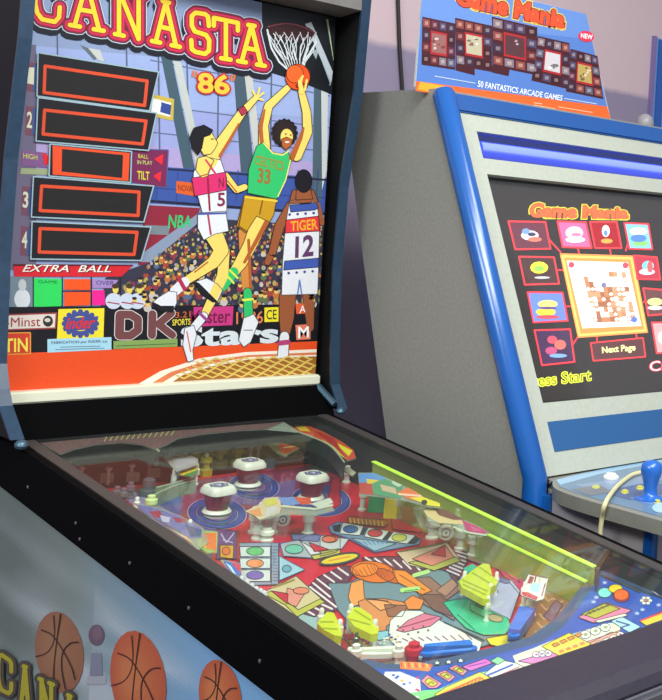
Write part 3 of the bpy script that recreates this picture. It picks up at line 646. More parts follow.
# left lane art
p.poly(Q(118, 492, 128, 488, 205, 532, 205, 560, 190, 556), (150, 134, 170), 3)
p.poly(a1(-20, 165, 95, 175, 92, 330, -20, 330), (104, 68, 120), 6); p.line(a1(5, 190, 35, 240, 78, 185), 1.2, (196, 180, 210), 8); p.line(a1(15, 225, 70, 240), 1, (196, 180, 210), 8)
p.poly(a1(0, 255, 75, 255, 72, 328, 0, 322), (228, 160, 40), 8); p.ell(226, 552, 4, 4, (236, 120, 50), 9)
p.poly(a1(95, 165, 110, 165, 108, 335, 93, 335), (170, 50, 44), 7)
p.poly(a1(104, 240, 325, 240, 325, 470, 180, 475, 104, 400), (142, 152, 168), 6)
for k in range(12): p.line(a1(290, 262+k*17, 318, 262+k*17), .8, (84, 96, 124), 7)
p.line(a1(283, 250, 283, 465), 1, (60, 60, 84), 7); p.line(a1(323, 250, 323, 465), 1, (60, 60, 84), 7)
for (y0, y1), c, cy in (((262, 318), (92, 180, 98), 288), ((326, 383), (232, 140, 74), 355), ((391, 455), (112, 96, 172), 421)):
    p.poly(a1(108, y0, 278, y0, 278, y1, 112, y1), (206, 212, 206), 8); p.frame(a1(108, y0, 278, y0, 278, y1, 112, y1), .8, (50, 44, 60), 9); x, y = a1(193, cy)[0]; p.ell(x, y, 8.6, 4.2, c, 9)
p.poly(a1(327, 315, 468, 390, 327, 450), (160, 196, 206), 8); p.frame(a1(327, 315, 468, 390, 327, 450), .8, (70, 90, 120), 9); x, y = a1(368, 385)[0]; p.ell(x, y, 4.5, 3.5, (112, 160, 180), 9)
# tan diamond card
p.poly(Q(262, 594, 296, 577, 325, 603, 297, 618), (206, 186, 140), 8); p.poly(Q(264, 595, 285, 606, 297, 618, 325, 603, 320, 600, 298, 611, 272, 592), (186, 180, 70), 9)
p.poly(Q(271, 592, 288, 595, 287, 605), (196, 40, 56), 10); p.poly(Q(287, 589, 305, 594, 296, 608, 286, 604), (220, 140, 120), 9); p.line(Q(272, 589, 294, 581), 2, (150, 130, 60), 10); p.ell(301, 592, 8, 3.4, (222, 130, 96), 10)
p.poly(Q(298, 612, 322, 604, 345, 640, 350, 668, 330, 668, 300, 640), (150, 176, 172), 7)
# striped curve
mar = (104, 54, 74)
p.poly(Q(300, 614, 325, 603, 308, 588, 318, 578, 345, 566, 356, 570, 348, 584, 327, 584, 338, 611, 314, 618), mar, 8)
for a_, b_ in ((302, 612, 310, 617), (308, 609, 317, 615), (315, 606, 325, 611)) and (((305, 611), (314, 616)), ((313, 608), (323, 613)), ((321, 605), (332, 610)), ((310, 588), (336, 608)), ((313, 584), (330, 598)), ((317, 580), (330, 590)), ((324, 576), (334, 583)), ((331, 573), (341, 580)), ((338, 569), (348, 576))): p.line([a_, b_], 1.8, (226, 216, 212), 9)
p.poly(a2(230, 380, 330, 372, 440, 372, 580, 440, 540, 470, 420, 465, 250, 400), mar, 8)
for k in range(6): p.line(a2(250+k*52, 378+k*5, 300+k*50, 408+k*8), 1.7, (226, 216, 212), 9)
# yellow arrow
p.ell(339.5, 560, 21, 5.4, (90, 84, 110), 9, ang=-11); p.ell(339.5, 560, 19, 4, (228, 200, 48), 10, ang=-11); p.line(Q(329, 562, 350, 557.5), 1.4, (232, 140, 50), 11)
# star card at centre left
p.poly(a1(330, 245, 430, 225, 500, 190, 662, 215, 662, 290, 500, 325, 350, 315), (168, 172, 176), 8); p.frame(a1(330, 245, 430, 225, 500, 190, 662, 215, 662, 290, 500, 325, 350, 315), .9, (70, 74, 110), 9)
x, y = a1(408, 277)[0]; p.ell(x, y, 9, 4.6, (112, 190, 160), 10); p.poly(a1(440, 230, 500, 310, 560, 300), (214, 210, 206), 10)
p.poly(a1(490, 240, 600, 280, 520, 292), (200, 40, 56), 11); x, y = a1(605, 222)[0]; p.ell(x, y, 8, 3.6, (216, 110, 76), 11)
p.poly(a1(390, 190, 560, 200, 540, 235, 400, 225), (110, 116, 160), 9); p.poly(a1(500, 315, 662, 280, 662, 300, 520, 335), (196, 184, 80), 10)
p.poly(a2(0, 255, 160, 275, 120, 330, 0, 340), (196, 196, 190), 9); p.frame(a2(0, 255, 160, 275, 120, 330, 0, 340), .8, (80, 74, 100), 10); p.ell(*a2(48, 278)[0], 7, 3.2, (220, 112, 60), 11)
p.poly(a2(0, 345, 100, 330, 90, 350, 0, 372), (180, 170, 90), 10)
# insert row
p.poly(a2(48, 205, 100, 180, 560, 275, 545, 305, 300, 350, 150, 270, 60, 240), (116, 136, 160), 8); p.frame(a2(48, 205, 100, 180, 560, 275, 545, 305, 300, 350, 150, 270, 60, 240), 1, (70, 70, 120), 9)
p.poly(a2(170, 270, 250, 280, 420, 300, 300, 343), (150, 176, 190), 9)
for k in range(7): p.line(a2(215+k*22, 290-k*2, 240+k*22, 310-k), 1, (90, 130, 170), 10)
for q, c, ctr in ((a2(125, 185, 240, 205, 218, 257, 108, 246), (66, 106, 160), (168, 222)), (a2(265, 212, 382, 232, 345, 282, 243, 263), (206, 60, 74), (303, 244)), (a2(405, 236, 527, 256, 480, 303, 368, 286), (206, 206, 84), (437, 269))):
    p.poly(q, (222, 222, 214), 10); p.ell(*a2(*ctr)[0], 7.4, 3.7, c, 11)
for q in (a2(68, 205, 112, 195, 105, 235, 80, 232), a2(238, 215, 258, 218, 240, 255, 222, 250), a2(378, 238, 400, 242, 368, 282, 345, 278), a2(530, 262, 548, 280, 520, 300, 490, 300)): p.poly(q, (44, 46, 62), 10)
p.poly(a2(155, 150, 370, 172, 375, 192, 350, 208, 150, 185), (196, 96, 44), 9)
for k in range(9): p.line(a2(165+k*22, 160+k*2, 170+k*22, 190+k*2), 1.2, (226, 196, 70), 10)
p.poly(a2(380, 90, 520, 90, 560, 240, 400, 220), (206, 32, 48), 8)
# right pennant
p.poly(Q(396, 553, 447, 543, 461, 562, 434, 572, 408, 566), (214, 184, 150), 9); p.poly(Q(412, 560, 445, 546, 455, 560, 435, 568), (222, 132, 112), 10); p.poly(b4(115, 362, 190, 312, 196, 375), (206, 44, 56), 11); p.poly(Q(408, 564, 434, 572, 461, 562, 455, 558, 432, 567, 415, 562), (180, 176, 80), 11)
p.line(Q(400, 553, 443, 545), 1.3, (120, 110, 60), 11)
p.poly(b4(200, 440, 300, 330, 350, 350, 270, 480, 250, 530), mar, 7)
for k in range(8): p.line([(447+k*1.4+(k % 2), 571-k*3.2), (459+k*1.6, 576-k*3.4)], 1.5, (220, 206, 214), 8)
# grey court and figures
p.poly(Q(327, 582, 350, 583, 362, 577, 396, 577, 432, 570, 452, 572, 470, 592, 487, 612, 505, 640, 470, 652, 430, 655, 380, 650, 350, 625, 338, 611), (112, 134, 140), 7)
p.line(Q(436, 568, 455, 576, 472, 598, 486, 610), 1.4, (40, 46, 66), 9)
p.poly(b4(240, 530, 330, 420, 500, 530, 490, 560, 400, 580), (104, 112, 140), 6)
p.ell(373, 573, 23, 10.5, (232, 112, 26), 10, ang=8); p.ell(365, 571, 13, 6.5, (240, 134, 40), 11, ang=-5); p.ell(388, 577, 14, 5, (206, 92, 26), 10, ang=25)
for k in range(12): p.line([(352+k*3.6, 568+math.sin(k)*3), (358+k*3.4, 577+math.sin(k)*2)], .8, (176, 74, 24), 12)
p.poly(Q(351, 584, 363, 580, 364, 596, 366, 604, 352, 608, 348, 598), (232, 150, 76), 10)
p.poly(Q(358, 603, 366, 600, 384, 600, 402, 603, 412, 608, 402, 616, 386, 628, 386, 642, 376, 640, 362, 618), (214, 134, 76), 11); p.poly(Q(366, 601, 384, 602, 396, 608, 380, 612), (232, 156, 92), 12)
p.line(Q(368, 600, 388, 603), 1.2, (80, 40, 24), 13); p.poly(Q(384, 606, 408, 607, 402, 618, 388, 618), (150, 92, 66), 12)
p.poly(Q(392, 571, 405, 572, 432, 592, 422, 596, 398, 584), (236, 136, 44), 12); p.line(Q(399, 576, 425, 592), 1, (150, 70, 30), 13)
p.line(Q(402, 592, 418, 590), 4.5, (176, 214, 120), 14); p.line(Q(404, 593, 418, 591), 1, (60, 150, 80), 15); p.line(Q(414, 577, 428, 573), 4, (180, 214, 130), 14)
p.poly(Q(404, 603, 412, 597, 424, 602, 420, 611, 408, 611), (232, 130, 56), 13)
p.poly(Q(405, 580, 416, 592, 424, 606, 440, 614, 454, 622, 456, 612, 446, 602, 462, 590, 456, 584, 444, 590, 430, 578), (146, 104, 88), 11); p.poly(Q(436, 592, 452, 580, 458, 586, 446, 598), (170, 124, 104), 12)
p.poly(Q(420, 596, 440, 596, 450, 604, 452, 618, 434, 612), (120, 82, 70), 12)
p.poly(Q(390, 622, 402, 612, 420, 612, 440, 622, 460, 632, 482, 644, 478, 656, 420, 650, 396, 648, 388, 640), (222, 220, 206), 12)
p.poly(Q(396, 632, 408, 622, 424, 615, 442, 619, 430, 628, 404, 634), (214, 116, 140), 13); p.line(Q(399, 630, 436, 619), 1, (150, 50, 80), 14)
for k in range(9): p.line([(402+k*8, 640-k*.5), (408+k*8, 643-k*.2)], 1.1, (150, 90, 120), 14)
for k in range(7): p.ell(398+k*5, 628+((k*7) % 5)*2, 1.3, 1.2, (120, 84, 96), 14, n=6)
p.poly(Q(443, 604, 455, 601, 466, 600, 478, 606, 508, 620, 511, 629, 505, 636, 484, 637, 466, 630, 454, 618), (58, 186, 134), 13); p.poly(Q(470, 605, 500, 618, 490, 622, 470, 612), (92, 200, 150), 14); p.ell(495, 620, 8, 3.6, (176, 160, 110), 15, ang=12); p.line(Q(457, 616, 475, 632), 1.2, (30, 110, 90), 14)
p.line(Q(444, 624, 462, 632, 484, 642), 1.6, (44, 66, 66), 14)
p.poly(Q(485, 610, 502, 578, 512, 582, 520, 592, 510, 621, 498, 618), (178, 178, 206), 11); p.ell(504, 582, 6, 2.4, (110, 100, 160), 12, ang=15); p.ell(495, 593, 3.5, 2.5, (120, 120, 176), 12)
p.poly(Q(486, 640, 508, 636, 520, 634, 526, 642, 505, 650, 490, 646), (232, 210, 40), 12)
p.poly(Q(488, 560, 494, 558, 520, 575, 528, 585, 520, 596, 508, 582), (206, 50, 100), 11); p.poly(Q(500, 568, 515, 576, 520, 584, 510, 578), (226, 90, 130), 12)
p.poly(Q(476, 545, 490, 556, 482, 566, 466, 560), (160, 120, 90), 9)
p.poly(Q(524, 640, 530, 612, 545, 584, 580, 604, 562, 628, 545, 638, 530, 645), (156, 112, 74), 11)
for r_ in range(6):
    x, y = 545-r_*2, 590+r_*9
    p.line([(x+k*5, y+(2 if k % 2 else -2)+k*1.3) for k in range(5)], 1.6, (206, 160, 118), 12)
p.poly(Q(543, 618, 555, 602, 563, 606, 552, 624), (130, 92, 110), 13); p.frame(Q(543, 618, 555, 602, 563, 606, 552, 624), 1, (80, 54, 84), 14)
# lower left
p.poly(Q(318, 634, 330, 632, 350, 645, 346, 654), (206, 40, 50), 11); p.poly(Q(346, 642, 362, 640, 372, 648, 356, 654), (220, 170, 90), 11)
p.poly(Q(346, 618, 356, 628, 352, 634, 344, 628), (70, 84, 140), 11); p.poly(Q(360, 636, 372, 640, 368, 646, 358, 642), (150, 50, 66), 12)
p.poly(Q(372, 634, 388, 632, 390, 640, 378, 642), (140, 196, 206), 12)
p.poly(Q(350, 652, 370, 640, 420, 640, 430, 662, 400, 672, 372, 672), (170, 176, 170), 9); p.poly(Q(356, 655, 396, 654, 394, 662, 372, 664), (120, 50, 66), 13); 
for k in range(70):
    x, y = R.uniform(356, 400), R.uniform(636, 650); p.ell(x, y, R.uniform(.8, 2), R.uniform(.6, 1.2), R.choice([(230, 226, 210), (206, 90, 60), (226, 190, 70), (60, 70, 130), (120, 170, 180)]), 13, n=6)
p.build('playfield_art', print_mat('playfield print', .3, spec=.4), pfb)

# ---- 3D playfield furniture
def PX(x, y, h=0): return PF.px(x, y, h)
def under(x, y, h):
    """foot on the playfield of something seen at height h"""
    return PF.px(x, y, h) - PF.n*h
def post(x, y, top_h, rad=.006, m=None, seen=None, parent=pin, name='post', r2=None):
    b = under(x, y, seen if seen is not None else 0)
    bm = bmesh.new(); r2 = r2 or rad
    lathe(bm, b, PF.n, [(rad*1.2, 0), (rad*1.2, .003), (rad*.8, .005), (rad*.8, top_h*.45), (r2*1.25, top_h*.5), (r2*1.25, top_h*.75), (r2*.8, top_h*.8), (r2*.8, top_h*.96), (r2*.5, top_h)], 14)
    return bm_obj(name, bm, m or white, parent, True)
white = mat('white rubber', (226, 226, 206), .5)
ivory = mat('ivory plastic', (222, 224, 204), .3, spec=.6)
yel = glass_mat('yellow translucent plastic', (255, 255, 255), .6, 1.45, .1, .0)
def trans_plastic(key, col, a=.75):
    if key in MC: return MC[key]
    m = mat(key, col, .25, spec=.7); b = m.node_tree.nodes['Principled BSDF']; b.inputs['Alpha'].default_value = a; return m
yplas = trans_plastic('yellow plastic', (206, 214, 30), .9)
def cover(name, pts, h, cols, m=None, th=.002, parent=pin):
    """a printed plastic: a clear sheet held at height h with its own print on top"""
    bm = bmesh.new(); prism(bm, [PX(x, y, h) for x, y in pts], PF.n*-th)
    o = bm_obj(name, bm, m or trans_plastic('clear acrylic', (170, 180, 160), .55), parent)
    if cols:
        a = Art(PF, h+.0003)
        for it in cols:
            kind, rest = it[0], it[1:]; getattr(a, kind)(*rest)
        a.build('cover_print', print_mat('plastic print', .2, spec=.6), o)
    return o
def wallstrip(name, pts, h0, h1, m, th=.0015, parent=pin, top=None, seen=None):
    """thin upright strip along a curve on the playfield; pts are where its top edge is seen"""
    P = smoothpts([PX(x, y, h1) - PF.n*h1 for x, y in pts], 5); bm = bmesh.new(); n = len(P); V = []
    for i, q in enumerate(P):
        d = (P[min(i+1, n-1)]-P[max(i-1, 0)]).normalized(); s_ = d.cross(PF.n).normalized()*th
        V.append([bm.verts.new(q+s_+PF.n*h0), bm.verts.new(q+s_+PF.n*h1), bm.verts.new(q-s_+PF.n*h1), bm.verts.new(q-s_+PF.n*h0)])
    for a_, b_ in zip(V, V[1:]):
        for k in range(4): bm.faces.new((a_[k], a_[(k+1) % 4], b_[(k+1) % 4], b_[k]))
    bm.faces.new(V[0]); bm.faces.new(V[-1]); o = bm_obj(name, bm, m, parent)
    if top:
        bm = bmesh.new(); tube(bm, [q+PF.n*(h1+.0008) for q in P], .0016, 6); bm_obj('rail_edge', bm, top, o, True)
    return o
steel = mat('brushed steel', (120, 126, 112), .35, .8)
darkst = mat('dark ball guide', (40, 52, 42), .4, .3, noise=.2)
edgec = mat('pale guide edge', (168, 178, 150), .35, .2)
wallstrip('ball_guide', b1(215, 290, 300, 255, 420, 236, 560, 228) + a7(100, 124, 180, 150, 215, 175), .068, .095, darkst, top=edgec)
wallstrip('ball_guide', a7(270, 118, 320, 95, 450, 72, 660, 50) + a8(150, 150, 270, 165, 400, 208, 500, 258, 575, 345), .062, .090, darkst, top=edgec)
cover('back_plastic', Q(40, 443, 60, 440.5, 96, 437, 140, 433.5, 170, 431, 205, 428.5, 250, 424.5, 284, 422, 300, 432, 267, 429, 240, 430, 201, 434, 178, 438, 168, 444, 155, 449, 140, 444, 121, 442, 96, 444, 74, 449, 60, 454), .0975,
      [('poly', Q(40, 443, 60, 440.5, 96, 437, 140, 433.5, 170, 431, 205, 428.5, 250, 424.5, 284, 422, 267, 429, 240, 430, 201, 434, 178, 438, 168, 444, 155, 449, 140, 444, 121, 442, 96, 444, 74, 449, 60, 454), (118, 88, 86), 0)] + [('line', [(104+k*5.6, 441.5-k*.5), (107+k*5.6, 437-k*.5)], 1, (170, 176, 96), 2) for k in range(13)])
# corner flame plastic
cover('corner_plastic', a8(255, 130, 330, 122, 460, 175, 560, 228, 625, 275, 640, 320, 590, 335, 520, 250, 400, 200, 270, 158), .078,
      [('poly', a8(255, 130, 330, 122, 460, 175, 560, 228, 625, 275, 640, 320, 590, 335, 520, 250, 400, 200, 270, 158), (206, 78, 34), 0),
       ('poly', a8(290, 132, 360, 145, 390, 175, 330, 170), (232, 190, 50), 1), ('poly', a8(510, 225, 620, 280, 600, 310), (236, 216, 40), 1), ('poly', a8(450, 215, 530, 265, 590, 330, 560, 310), (226, 200, 60), 1), ('poly', a8(400, 165, 520, 210, 590, 330, 500, 240), (176, 40, 34), 2)])
cover('corner_plastic', a8(180, 100, 280, 90, 330, 122, 255, 135, 260, 150, 190, 145), .078, [('poly', a8(180, 100, 280, 90, 330, 122, 255, 135, 260, 150, 190, 145), (96, 92, 124), 0), ('poly', a8(200, 110, 260, 100, 250, 130), (130, 126, 156), 1)])
# upper middle plastic (sky blue, yellow, red)
cover('upper_plastic', a8(95, 190, 160, 170, 250, 185, 345, 235, 330, 265, 250, 310, 200, 290), .045,
      [('poly', a8(95, 190, 160, 170, 250, 185, 345, 235, 330, 265, 250, 310, 200, 290), (120, 120, 80), 0), ('poly', a8(100, 190, 160, 172, 205, 195, 200, 240, 150, 230), (130, 166, 180), 1), ('poly', a8(205, 190, 250, 190, 340, 238, 300, 245, 230, 240), (212, 150, 60), 1), ('poly', a8(215, 240, 330, 242, 320, 265, 250, 300, 215, 280), (206, 74, 44), 2), ('line', a8(240, 265, 310, 255), 1.2, (230, 190, 120), 3)])
wallstrip('wire_hoop', a8(325, 300, 350, 312, 385, 300, 390, 270, 370, 245), .026, .03, steel, th=.001)
post(*a8(108, 215)[0], .05, .004, seen=.045); post(*a8(62, 260)[0], .045, .004, seen=.03)
# rollover posts and targets at the top left
for x, y in Q(82, 467, 109, 468, 132, 465, 150, 459): 
    b = under(x, y, .03); bm = bmesh.new(); lathe(bm, b, PF.n, [(.003, 0), (.003, .026), (.006, .027), (.006, .031), (.002, .033)], 12); bm_obj('post', bm, ivory, pin, True)
def target(x, y, wd, ht, col, h=.028, parent=pin, key=None, ang=0):
    c = under(x, y, h*.5); bm = bmesh.new(); ex = Vector((math.cos(ang), math.sin(ang), 0)); ey = PF.n.cross(ex)
    P = [c-ex*wd/2-ey*.002, c+ex*wd/2-ey*.002, c+ex*wd/2+ey*.002, c-ex*wd/2+ey*.002]
    prism(bm, P, PF.n*h, bev=.0012); o = bm_obj('target', bm, mat(key or str(col), col, .35, spec=.6), parent)
    bm = bmesh.new(); prism(bm, [q_+ey*.006 + PF.n*.004 for q_ in P], PF.n*(h*.55)); bm_obj('target_switch', bm, steel, o)
    return o
for x, y in Q(107, 478, 133, 477, 154, 473): target(x, y, .021, .02, (196, 190, 160), .018, ang=-.5)
target(377, 503, .030, .03, (40, 160, 96), .036, ang=-.85); target(392, 508.5, .027, .03, (250, 244, 40), .038, ang=-.85)
# pop bumpers
bcap = ivory
def bumper(x, y, logo):
    hc = .052; b = under(x, y, hc)
    bm = bmesh.new(); lathe(bm, b, PF.n, [(.020, 0), (.020, .003), (.018, .004)], 32); base = bm_obj('pop_bumper', bm, white, pin, True)
    bm = bmesh.new(); lathe(bm, b, PF.n, [(.017, .004), (.017, .018), (.021, .026), (.022, .040)], 28); bm_obj('bumper_body', bm, mat('maroon bumper body', (120, 36, 52), .35, spec=.6), base, True)
    bm = bmesh.new(); lathe(bm, b, PF.n, [(.019, .0095), (.0225, .0065), (.0235, .0085), (.021, .0125), (.0175, .0130), (.0175, .0100)], 32); bm_obj('skirt_ring', bm, ivory, base, True)
    bm = bmesh.new(); a0 = math.radians(8); pts = []
    for k in range(40):
        t = 2*math.pi*k/40; n_ = 4.5; r_ = .0240/((abs(math.cos(t))**n_+abs(math.sin(t))**n_)**(1/n_)); pts.append((r_*math.cos(t+a0), r_*math.sin(t+a0)))
    prs = [(1, .041), (1.0, .047), (.84, .0532), (.7, .0536)]; rings = [[bm.verts.new(b + PF.ex*u*s_ + PF.ey*v*s_ + PF.n*h) for u, v in pts] for s_, h in prs]
    for r1, r2 in zip(rings, rings[1:]):
        for k in range(40): bm.faces.new((r1[k], r1[(k+1) % 40], r2[(k+1) % 40], r2[k]))
    bm.faces.new(rings[0]); bm.faces.new(rings[-1]); cap = bm_obj('bumper_cap', bm, bcap, base, True)
    a = Art(PF, .0538); 
    hexp = lambda r_: [PF.at(*PF.uv(b)) for _ in ()]
    def ring(r_, col, L, n=6, rot=0, sx=1):
        c = PF.uv(b); P = [PF.at(c[0]+r_*sx*math.cos(rot+2*math.pi*k/n), c[1]+r_*math.sin(rot+2*math.pi*k/n), .0538+L*STEP) for k in range(n)]; a._add(P, [tuple(range(n))], col)
    ring(.0145, (58, 54, 110), 0, 6, .3, 1.15); ring(.0112, (206, 204, 210), 1, 6, .3, 1.15); ring(.009, (92, 88, 140), 2, 12, 0, 1.2); ring(.0055, (212, 206, 210), 3, 3, .6, 1.3)
    a.build('cap_emblem', print_mat('cap print', .3), base)
bumper(219, 486, 0); bumper(250, 461, 0); bumper(313, 474, 0)
# yellow star posts behind the bumpers
for x, y, s_ in ((195, 452, 1), (206, 461, .9), (220, 452, 1.1), (238, 452, 1)):
    b = under(x, y+4, .02); bm = bmesh.new(); lathe(bm, b, PF.n, [(.014*s_, 0), (.014*s_, .012), (.007, .014), (.007, .024), (.012*s_, .026), (.012*s_, .034), (.003, .037)], 8)
    o = bm_obj('star_post', bm, trans_plastic('olive yellow plastic', (176, 166, 34), .85), pin, True)
    bm = bmesh.new(); lathe(bm, b, PF.n, [(.004, .036), (.004, .042), (.001, .044)], 10); bm_obj('post_tip', bm, ivory, o, True)
# rainbow plastic and lane guide at the upper left
cover('rainbow_plastic', a7(180, 130, 280, 125, 430, 215, 432, 245, 310, 285, 270, 240, 210, 165), .045,
      [('poly', a7(180, 130, 280, 125, 430, 215, 432, 245, 310, 285, 270, 240, 210, 165), (196, 184, 176), 0), ('poly', a7(215, 150, 300, 150, 380, 200, 280, 205), (196, 120, 60), 1), ('line', a7(240, 165, 330, 190), 1.4, (150, 60, 40), 2), ('poly', a7(290, 210, 410, 215, 420, 235, 310, 270), (206, 200, 206), 2)])
rb = cover('rainbow_edge', a7(310, 285, 432, 245, 432, 290, 400, 315, 320, 300), .036,
      [('poly', a7(310, 285, 432, 245, 432, 258, 318, 296), (206, 50, 40), 0), ('poly', a7(314, 292, 432, 254, 432, 268, 330, 303), (232, 130, 40), 1), ('poly', a7(325, 300, 432, 264, 432, 278, 350, 308), (232, 214, 50), 2), ('poly', a7(350, 305, 432, 275, 428, 292, 390, 315), (60, 150, 84), 3)])
wallstrip('lane_guide', a7(160, 430, 250, 385, 330, 355, 415, 335), .0, .022, trans_plastic('clear green acrylic', (150, 170, 130), .6), th=.003, top=edgec)
wallstrip('lane_guide', a7(200, 375, 300, 350, 412, 315), .0, .024, trans_plastic('clear green acrylic', (150, 170, 130), .6), th=.002, top=edgec)
post(151, 504, .03, .008, mat('pale green rubber', (206, 226, 150), .5), seen=.014)
post(*a7(300, 275)[0], .045, .004, seen=.044); post(*a7(418, 300)[0], .04, .005, seen=.02)
bm = bmesh.new(); b = under(149, 484, .02); lathe(bm, b, PF.n, [(.016, 0), (.016, .01), (.010, .012), (.010, .028), (.004, .032)], 16); bm_obj('saucer_post', bm, mat('grey plastic', (84, 84, 92), .4), pin, True)
# left lane plastic
cover('left_lane_plastic', b2(190, 180, 290, 200, 440, 250, 570, 320, 600, 400, 540, 440, 440, 350, 350, 290, 250, 240), .03,
      [('poly', b2(200, 190, 290, 205, 440, 255, 560, 320, 560, 370, 500, 380, 420, 330, 350, 290, 250, 240), (120, 116, 170), 0), ('poly', b2(270, 230, 330, 225, 350, 265, 300, 262), (170, 60, 80), 1), ('poly', b2(400, 260, 470, 270, 480, 290, 420, 290), (160, 60, 84), 1), ('poly', b2(470, 300, 560, 330, 555, 365, 500, 370), (70, 74, 130), 1), ('poly', b2(330, 250, 390, 262, 380, 290, 345, 285), (196, 190, 210), 1), ('poly', b2(360, 310, 480, 370, 530, 420, 500, 400), (214, 170, 130), 1)])
post(*b2(205, 165)[0], .035, .004, seen=.03); post(*b2(498, 283)[0], .035, .004, seen=.032)
for x, y in b2(130, 130, 170, 95, 95, 120): post(x, y, .03, .006, mat('smoked plastic', (110, 90, 100), .4), seen=.02)
# orange box target
b = PX(196, 551); q = z5(150, 150, 180, 135, 235, 140, 240, 215, 180, 215, 150, 190)
cover('orange_gate', b2(530, 350, 560, 330, 650, 340, 645, 450, 590, 455, 540, 420), .028, [('poly', b2(555, 350, 640, 345, 640, 445, 560, 420), (226, 108, 40), 0), ('poly', b2(530, 350, 560, 332, 562, 425, 540, 420), (206, 214, 90), 1), ('poly', b2(560, 395, 585, 395, 585, 435, 562, 420), (236, 180, 50), 1)], m=trans_plastic('green edge acrylic', (170, 200, 110), .7))
# blue reflective kicker at the left edge
cover('left_kicker_plastic', a1(0, 330, 30, 330, 115, 350, 120, 415, 90, 420, 40, 380), .016, [('poly', a1(20, 335, 112, 352, 118, 412, 90, 415, 40, 378), (52, 108, 190), 0), ('poly', a1(60, 345, 112, 354, 116, 408), (206, 60, 90), 1), ('poly', a1(30, 345, 60, 365, 90, 412, 70, 400), (190, 220, 240), 1)])
for x, y in a1(120, 430, 150, 450, 175, 470, 200, 488, 225, 500, 245, 512): 
    bm = bmesh.new(); lathe(bm, under(x, y, .012), PF.n, [(.0042, 0), (.0042, .012), (.002, .015)], 10); bm_obj('pearl_stud', bm, trans_plastic('clear stud', (220, 228, 232), .8), pin, True)
# centre cluster
cover('centre_plastic', z2(270, 460, 330, 430, 350, 405, 410, 400, 420, 440, 560, 450, 620, 430, 640, 455, 560, 475, 440, 470, 330, 495, 310, 480), .045,
      [('poly', z2(270, 460, 330, 430, 350, 405, 410, 400, 420, 440, 410, 470, 330, 495, 310, 480), (206, 190, 150), 0), ('poly', z2(280, 462, 330, 445, 340, 480, 310, 480), (220, 150, 90), 1), ('poly', z2(345, 420, 390, 405, 405, 430, 360, 440), (206, 200, 80), 2), ('poly', z2(360, 445, 405, 440, 405, 465, 350, 485), (196, 196, 190), 2),
       ('poly', z2(405, 405, 470, 400, 500, 430, 430, 440), (100, 140, 200), 1), ('poly', z2(470, 402, 540, 405, 545, 430, 500, 434), (214, 84, 56), 2), ('poly', z2(540, 430, 620, 405, 635, 425, 580, 450), (206, 210, 190), 2), ('line', z2(420, 440, 560, 452, 630, 436), 2, (206, 212, 180), 3)])
for (x, y) in z2(310, 500, 340, 480, 385, 500): post(x, y, .044, .008, white, seen=.02)
for (x, y) in z2(325, 545, 360, 552): post(x, y, .022, .009, white, seen=.012)
post(*z2(533, 505)[0], .044, .008, white, seen=.02)
def disc(x, y, r_, h, c1, c2):
    b = PX(x, y, h); n = Vector((-.55, -.8, .1)).normalized(); bm = bmesh.new(); lathe(bm, b, n, [(r_, -.004), (r_, .002), (r_*.92, .003)], 28); o = bm_obj('round_target', bm, mat('cream target', (214, 206, 186), .4), pin, True)
    bm = bmesh.new(); lathe(bm, b, n, [(r_*.62, .0028), (r_*.62, .0042)], 24); d = bm_obj('target_ring', bm, mat('ring '+str(c1), c1, .4), o)
    bm = bmesh.new(); lathe(bm, b, n, [(r_*.42, .004), (r_*.42, .0052)], 20); bm_obj('target_centre', bm, mat('centre '+str(c2), c2, .4), o)
    bm = bmesh.new(); lathe(bm, b, n, [(r_*.16, .005), (r_*.16, .0062)], 12); bm_obj('target_dot', bm, mat('dot', (90, 60, 56), .4), o)
disc(283, 519.5, .0115, .022, (60, 52, 60), (206, 200, 190)); disc(446, 532.5, .0135, .022, (150, 110, 110), (226, 214, 206))
# right plastics
cover('scene_plastic', b3(155, 180, 240, 180, 330, 215, 450, 275, 520, 320, 600, 350, 610, 372, 540, 365, 430, 335, 300, 312, 165, 298), .074,
      [('poly', b3(158, 185, 240, 182, 300, 205, 330, 235, 165, 235), (92, 146, 206), 0), ('poly', b3(160, 235, 270, 235, 280, 305, 165, 296), (190, 70, 52), 0), ('poly', b3(200, 215, 270, 222, 262, 245, 205, 240), (226, 196, 60), 1), ('poly', b3(230, 240, 300, 215, 400, 255, 390, 325, 240, 300), (84, 150, 104), 1), ('poly', b3(275, 245, 360, 265, 370, 300, 290, 280), (206, 176, 140), 2), ('poly', b3(370, 290, 430, 262, 480, 290, 530, 325, 520, 350, 430, 325), (232, 116, 60), 2), ('line', b3(380, 300, 500, 310), 2, (246, 200, 170), 3), ('poly', b3(440, 320, 510, 315, 605, 350, 608, 370, 540, 362), (234, 216, 44), 3), ('ell', *b3(520, 345)[0], 3, 2.4, (50, 50, 24), 4), ('poly', b3(340, 225, 400, 250, 380, 262, 345, 245), (190, 206, 180), 3)])
for x, y in b3(182, 345, 376, 392, 95, 180): post(x, y, .050 if y > 480 else .034, .0065, white, seen=.014 if y > 480 else .02)
cover('hut_plastic', b3(70, 165, 110, 150, 145, 180, 125, 200), .045, [('poly', b3(75, 165, 110, 152, 142, 180, 122, 198), (206, 206, 170), 0)])
